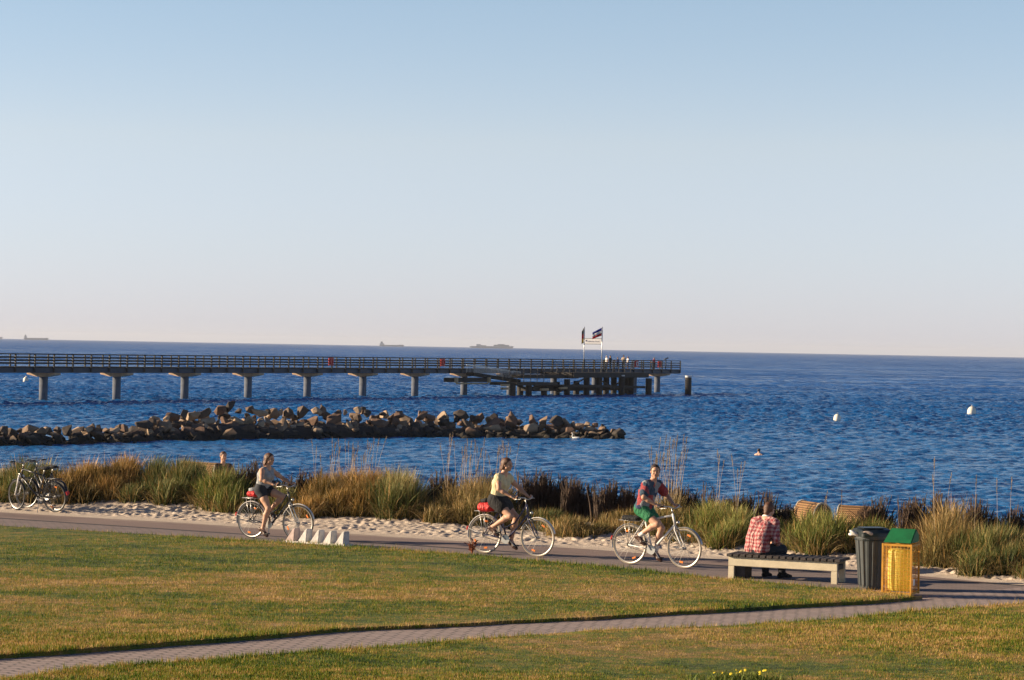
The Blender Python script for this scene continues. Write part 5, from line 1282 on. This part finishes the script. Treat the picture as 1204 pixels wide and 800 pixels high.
# ------------------------------------------------------------------ pier
PD = Vector((5.42, 8.36, 0)); P0 = Vector((-43.5, 222, 0)); pl = PD.length; pd = PD.normalized(); pn = Vector((pd.y, -pd.x, 0))   # pn points to the camera's right
pang_ = math.atan2(pd.y, pd.x); HW = 1.5
def pier():
    root = empty('pier', P0, pang_); tag(root, 'long timber pier on concrete columns running out over the water', 'pier')
    x0, x1 = -7*pl, px2along(799.5, -HW); Z = 3.15     # deck level
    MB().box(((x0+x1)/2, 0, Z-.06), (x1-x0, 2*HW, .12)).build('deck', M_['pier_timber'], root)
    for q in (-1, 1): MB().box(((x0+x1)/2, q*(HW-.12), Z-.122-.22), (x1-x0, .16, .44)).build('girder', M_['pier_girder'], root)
    cm = None; km = None
    for k in range(-2, 13):
        x = k*pl if k < 12 else px2along(773)
        if cm is None:
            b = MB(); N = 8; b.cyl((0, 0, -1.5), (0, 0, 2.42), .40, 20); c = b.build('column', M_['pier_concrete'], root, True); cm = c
            b = MB(); b.add([(-.45, -1.75, 2.40), (.45, -1.75, 2.40), (-.45, -.5, 2.20), (.45, -.5, 2.20), (-.45, .5, 2.20), (.45, .5, 2.20), (-.45, 1.75, 2.40), (.45, 1.75, 2.40), (-.45, -1.75, 2.58), (.45, -1.75, 2.58), (-.45, 1.75, 2.58), (.45, 1.75, 2.58)],
                            [(0, 1, 9, 8), (6, 10, 11, 7), (0, 2, 3, 1), (2, 4, 5, 3), (4, 6, 7, 5), (8, 9, 11, 10), (0, 8, 10, 6, 4, 2), (1, 3, 5, 7, 11, 9)])
            kk = b.build('cap_beam', M_['tan_cap'], root, False, .02); km = kk
        else:
            c = cm.copy(); kk = km.copy(); COL.objects.link(c); COL.objects.link(kk); c.parent = root; kk.parent = root
        c.location = (x, 0, 0); kk.location = (x, 0, 0)
    for q in (-1, 1):
        y = q*HW; rl = MB()
        rl.box(((x0+x1)/2, y, 4.30), (x1-x0, .14, .08))
        for z in (3.45, 3.72, 4.0): rl.box(((x0+x1)/2, y, z), (x1-x0, .05, .13))
        ro = rl.build('railing', M_['pier_rail'], root); pm = None; n = 54
        for i in range(n+1):
            x = x1-.08-i*(pl/4)
            if pm is None: pm = o = MB().box((0, 0, 3.49), (.14, .12, 1.66)).build('railing_post', M_['pier_rail'], ro)
            else: o = pm.copy(); COL.objects.link(o); o.parent = ro
            o.location = (x, y+q*.08, 0)
    e = MB(); e.box((x1, 0, 4.30), (.05, 2*HW, .05))
    for z in (3.45, 3.72, 4.0): e.box((x1, 0, z), (.05, 2*HW-.05, .09))
    e.build('end_railing', M_['pier_rail'], root)
    return root
M_['tan_cap'] = simple('cap_concrete', (.40, .27, .17), .85, var=.25, scale=2, bump=.3)
def pl2w(x, y, z): return P0+pd*x+Vector((-pd.y, pd.x, 0))*y+Vector((0, 0, z))    # y>0 is the far/left side
def px2along(px, y=0.0):
    """distance along the pier of an image column on the line y"""
    lo, hi = -20.0, 140.0
    f = lambda a: (lambda w: rt.dot(w-Vector((0, 0, CAMZ)))/fwd.dot(w-Vector((0, 0, CAMZ)))*FPX+W0/2)(pl2w(a, y, 3))
    for _ in range(50):
        mid = (lo+hi)/2
        if f(mid) < px: lo = mid
        else: hi = mid
    return lo
PIER = pier()
# lifebuoy boxes on the railing
def lifebuoy(label, px, mat='red_plastic', white=False, y=-HW-.12, zc=3.85):
    a = px2along(px, y); root = empty('lifebuoy_box', pl2w(a, y, zc), pang_); tag(root, label, 'lifebuoy box', 'red lifebuoy boxes on the pier railing')
    MB().box((0, -.06, 0), (.80, .14, .86)).build('box', M_[mat], root, False, .03)
    MB().ring((0, -.15, 0), .26, .06, (0, 1, 0), 24, 8).build('ring', M_['white_paint' if white else 'red_plastic'], root, True)
lifebuoy('red lifebuoy box on the pier railing above the fifth column', 388.5)
lifebuoy('red lifebuoy box on the pier railing near the eighth column', 520)
lifebuoy('red lifebuoy box with white ring beside the people on the pier head', 748, white=True)
lifebuoy('red lifebuoy box nearest the seaward end of the pier', 775)
# landing stage on the near side (right of the pier as one walks out): pn side is y<0
def landing():
    root = empty('landing_stage', pl2w(px2along(650), -4.2, 0), pang_); tag(root, 'dark low landing stage on piles beside the pier head', 'landing stage'); org = px2along(650)
    def X(px, y): return px2along(px, y)-org
    yb = -4.2
    def pile(px, y, top, r=.36, white=True, nm='pile'):
        x = X(px, y); yl = y-yb
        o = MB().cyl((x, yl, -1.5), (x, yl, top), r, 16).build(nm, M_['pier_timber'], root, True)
        if white: MB().cyl((x, yl, top+.002), (x, yl, top+.16), r*1.04, 16).build('pile_top', M_['pile_cap_white'], o, False)
    for px, y, top, w in ((603, -6, 1.45, 0), (612, -3.2, 1.3, 0), (640, -5.5, 1.5, 0), (655, -3.0, 1.6, 0), (667, -6, 2.0, 0), (678, -3, 1.7, 0), (690, -5.8, 2.3, 0), (705, -6.2, 2.35, 1), (713, -3, 2.2, 0), (731, -6.4, 2.35, 1), (737, -3.4, 2.3, 0), (622, -6, 1.4, 0), (722, -3.0, 2.3, 0), (742, -5, 2.3, 0)): pile(px, y, top, .38, w)
    def plat(px0, px1, y0, y1, z, th, mat='pier_timber', nm='platform'):
        xa, xb = X(px0, (y0+y1)/2), X(px1, (y0+y1)/2); MB().box(((xa+xb)/2, (y0+y1)/2-yb, z-th/2), (xb-xa, y1-y0, th)).build(nm, M_[mat], root, False, .02)
    plat(592, 640, -6.5, -2.6, 1.62, .35); plat(645, 700, -6.5, -2.2, 1.25, .28, 'pier_timber'); plat(655, 744, -6.6, -1.8, 2.80, .62); plat(618, 735, -5.2, -3.0, 1.05, .5); plat(600, 665, -5.6, -1.7, 2.5, .42); plat(700, 742, -6.5, -2.2, 1.1, .25)
    # timber fender ends that catch the sun
    for px, z in ((594, 1.35), (594, .95), (640, .8), (662, .95)):
        x = X(px, -6.7); MB().box((x, -6.75-yb, z), (1.6, .3, .26)).build('fender_timber', M_['tan_timber'], root, False, .03)
    # balustrades
    for (p0, p1, y, z0) in ((600, 664, -5.6, 2.45), (655, 742, -6.6, 2.75), (592, 640, -6.5, 1.62)):
        xa, xb = X(p0, y), X(p1, y); r = MB()
        for dz in (1.05, .55): r.box(((xa+xb)/2, y-yb, z0+dz), (xb-xa, .05, .06))
        n = max(3, int((xb-xa)/1.4))
        for i in range(n+1): r.box((xa+(xb-xa)*i/n, y-yb+.05, z0+.52), (.07, .05, 1.08))
        r.build('railing', M_['pier_rail'], root)
    # diagonal braces
    br = MB()
    for p0, z0, p1, z1 in ((655, .3, 690, 2.2), (700, 2.2, 731, .4), (712, .4, 737, 2.2)): br.beam((X(p0, -6), -6-yb, z0), (X(p1, -6), -6-yb, z1), .14, .14)
    br.build('cross_brace', M_['pier_timber'], root)
landing()
def ramp():
    a0, a1 = px2along(553, -2.2), px2along(606, -3.2); A = pl2w(a0, -2.2, 2.55); B = pl2w(a1, -3.4, 1.75); root = empty('gangway', A, 0); tag(root, 'sloping gangway with pale balusters leading down from pier to landing stage', 'gangway')
    d = B-A; MB().beam((0, 0, 0), d, 1.3, .34).build('ramp_deck', M_['pier_timber'], root); r = MB(); s = d.normalized().cross(Vector((0, 0, 1)))*.62
    for q in (-1, 1):
        r.beam(s*q+Vector((0, 0, 1.05)), d+s*q+Vector((0, 0, 1.05)), .05, .05)
        for i in range(34): p = d*(i/33)+s*q; r.box(p+Vector((0, 0, .58)), (.035, .035, .92))
    r.build('railing', M_['silver_paint'], root)
    p = pl2w(px2along(535, -2.4), -2.6, 0)
    o = MB(); 
    ro = empty('mooring_platform', p, pang_); tag(ro, 'small timber mooring platform wrapped around the eighth pier column', 'mooring platform'); MB().box((2.5, .3, 1.85), (7, 1.6, .5)).build('platform', M_['pier_timber'], ro, False, .03)
    for x in (-.9, 5.9): MB().box((x, -.62, 1.85), (.5, .26, .62)).build('fender_timber', M_['tan_timber'], ro, False, .03)
    MB().box((2.5, -.56, 1.45), (6.6, .14, .18)).build('edge_beam', M_['tan_timber'], ro, False, .02)
ramp()
def dolphin(label, px, py, top, r=.42, white=True):
    P = pix(px, py, 0); root = empty('mooring_pile', P); tag(root, label, 'mooring pile', 'free standing mooring piles by the pier head'); MB().cyl((0, 0, -1.5), (0, 0, top), r, 18).build('pile', M_['pier_timber'], root, True)
    if white: MB().cyl((0, 0, top+.002), (0, 0, top+.22), r*1.03, 18).build('pile_top', M_['pile_cap_white'], root)
dolphin('free standing dark mooring pile beyond the end of the pier, farthest right', 809, 464.5, 2.25)
dolphin('dark mooring pile under the pier deck just left of the last column', 762.5, 464.5, 2.1, .40, False)
# name board with two flag poles
def board():
    a0, a1 = px2along(686.5, -HW), px2along(707, -HW); A = pl2w(a0, -HW-.2, 3.15); B = pl2w(a1, -HW-.2, 3.15); A = pixd(686.5, 424, A.y); B = pixd(707.5, 424, A.y-1.6); A.z = B.z = 2.7
    root = empty('name_board', A); tag(root, 'white name board between two poles on the pier head', 'sign'); d = B-A; ztop = pixd(686, 384.5, A.y).z-A.z; ztopB = pixd(707, 384.5, B.y).z-A.z
    MB().cyl((0, 0, 0), (0, 0, ztop), .055, 8).build('pole', M_['silver_paint'], root, True); MB().cyl(d, d+Vector((0, 0, ztopB)), .055, 8).build('pole', M_['silver_paint'], root, True)
    zc = pixd(697, 401.5, A.y).z-A.z; hh = .60; u = d.normalized(); bd = MB(); bd.beam(u*.12+Vector((0, 0, zc)), d-u*.12+Vector((0, 0, zc)), .05, hh); bo = bd.build('board', M_['flag_white'], root)
    fr = MB(); 
    for q in (-1, 1): fr.beam(u*.08+Vector((0, 0, zc+q*(hh/2+.05))), d-u*.08+Vector((0, 0, zc+q*(hh/2+.05))), .07, .06)
    fr.build('frame', M_['pier_rail'], root)
    # lettering: a dark square emblem and one line of words
    ang = math.atan2(d.y, d.x); nrm = Vector((d.y, -d.x, 0)).normalized()
    MB().box(u*.34+Vector((0, 0, zc+.06))+nrm*.03, (.22, .012, .20), ang).build('emblem', M_['sign_ink'], root)
    cu = bpy.data.curves.new('lettering', 'FONT'); cu.body = 'Kalifornien Strand'; cu.size = .25; cu.extrude = .004; cu.align_x = 'LEFT'
    tmp = bpy.data.objects.new('tmp_text', cu); COL.objects.link(tmp); bpy.context.view_layer.update(); tme = bpy.data.meshes.new_from_object(tmp.evaluated_get(bpy.context.evaluated_depsgraph_get())); bpy.data.objects.remove(tmp); tme.materials.clear(); to = link('lettering', tme, M_['sign_ink'], root); to.location = u*.52+Vector((0, 0, zc-.10))+nrm*.034; to.rotation_euler = (math.pi/2, 0, ang)
    # flags, hanging cloth with folds, blowing to the left
    def flag(label, P, dirx, Lf, Hf, droop, cols, swing=0.0):
        fr_ = empty('flag', P); tag(fr_, label, 'flag', 'flags on the name board poles'); n = 18
        for i, c in enumerate(cols):
            vs = []; fs = []
            for k in range(n+1):
                t_ = k/n; x = dirx*Lf*t_; off = math.sin(t_*9+swing)*.07*t_; z = -droop*t_**1.1
                for j in (0, 1): zz = -Hf*(i+j)/len(cols)*(1-.15*t_); vs += [(x, off-.008+.03*math.sin(zz*4), z+zz), (x, off+.008+.03*math.sin(zz*4), z+zz)]
            for k in range(n): a = 4*k; fs += [(a, a+4, a+6, a+2), (a+1, a+3, a+7, a+5), (a, a+1, a+5, a+4), (a+2, a+6, a+7, a+3)]
            fs += [(0, 2, 3, 1), (4*n, 4*n+1, 4*n+3, 4*n+2)]; b = MB(); b.add(vs, fs); b.build('stripe', M_[c], fr_, True)
    flag('blue, white and red striped flag blowing left on the right pole', A+d+Vector((-.07, 0, ztopB-.12)), -1, 1.15, 1.0, .62, ('flag_blue', 'flag_white', 'flag_red'))
    flag('black, red and gold flag hanging limp on the left pole', A+Vector((-.07, 0, ztop-.1)), -1, .26, 1.9, .5, ('flag_black', 'flag_red', 'flag_gold'), 1.0)
board()
# people and a lamp on the pier head
def onpier(px, y, label, rz, **k): a = px2along(px, y); P = pl2w(a, y, 3.15); stander(label, P, rz, h=.022, group='people standing on the pier head', **k)
onpier(713, -.5, 'person in white with light hat, leftmost of the people on the pier head', .5, top='white_cloth', hair='flag_white')
onpier(717.5, .6, 'person in black on the pier head beside the one in white', 2.5, top='black_cloth', hair='hair_dark')
onpier(733, -.8, 'taller person in beige standing in the middle of the pier head group', 1.2, top='beige_cloth', s=1.06)
onpier(738, .3, 'person in pale shirt on the pier head, left of the ringed lifebuoy box', 3.6, top='white_cloth', bot='blue_cloth', s=.95)
onpier(726, .9, 'person in blue leaning at the far railing of the pier head', 2.0, top='blue_cloth', s=.9)
onpier(769, .8, 'person in a red top left of the last lifebuoy box on the pier', 2.4, top='red_nylon', s=.9)
def lamp():
    a = px2along(782, -HW); P = pl2w(a, -HW-.1, 3.15); root = empty('viewing_scope', P); tag(root, 'dark swivelling viewing scope on a post near the end of the pier', 'telescope'); MB().cyl((0, 0, 0), (0, 0, 1.35), .06, 10).build('post', M_['pier_rail'], root, True); MB().tube([(-.3, 0, 1.32), (.32, 0, 1.55)], [.06, .09], 10).build('scope_tube', M_['black_paint'], root, True)
lamp()

# ------------------------------------------------------------------ ships on the horizon
def ship(label, x0, x1, hullh, blocks, D=9000, wht=False):
    A = pixd(x0, 400, D); B = pixd(x1, 400, D); L = B.x-A.x; root = empty('cargo_ship', ((A.x+B.x)/2, D, 0)); tag(root, label, 'ship', 'cargo ships on the horizon'); m = M_['ship_paint']
    w = L*.07; b = MB(); out = [(-.5, -.7), (-.47, -1), (.36, -1), (.46, -.6), (.5, 0), (.46, .6), (.36, 1), (-.47, 1), (-.5, .7)]
    n = len(out); vs = [(x*L*.96, y*w, -2) for x, y in out]+[(x*L, y*w*1.05, hullh*(1.25 if x > .4 else 1)) for x, y in out]
    b.add(vs, [tuple(range(n))[::-1], tuple(range(n, 2*n))]+[(i, (i+1) % n, n+(i+1) % n, n+i) for i in range(n)]); b.build('hull', m, root)
    for (f0, f1, z0, z1, nm) in blocks: MB().box((L*(f0+f1)/2, 0, (z0+z1)/2), (L*(f1-f0), w*1.5, z1-z0)).build(nm, M_['ship_white'] if nm == 'superstructure' else m, root, False, .3)
px = 9000/FPX
ship('low pale cargo ship on the horizon at the far left', 28, 57, 2.1*px, [(-.48, -.38, 2.1*px, 4.6*px, 'superstructure'), (-.45, -.42, 4.6*px, 6*px, 'funnel')])
ship('small pale ship on the horizon above the middle of the pier', 446, 475, 1.6*px, [(-.48, -.30, 1.6*px, 3.6*px, 'superstructure'), (-.44, -.36, 3.6*px, 5.6*px, 'mast_tower'), (.28, .45, 1.6*px, 2.2*px, 'deck_crane')])
ship('largest ship on the horizon with two raised deckhouses, left of the flags', 552, 604, 2.2*px, [(-.34, -.24, 2.2*px, 4.6*px, 'superstructure'), (-.24, -.12, 2.2*px, 3.3*px, 'deck_cargo'), (.05, .40, 2.2*px, 4.2*px, 'deck_cargo'), (.14, .30, 4.2*px, 5.0*px, 'deck_cargo')])
ship('stern of another ship just entering at the left edge of the horizon', -30, 3, 2.1*px, [(-.48, -.38, 2.1*px, 4.2*px, 'superstructure')])
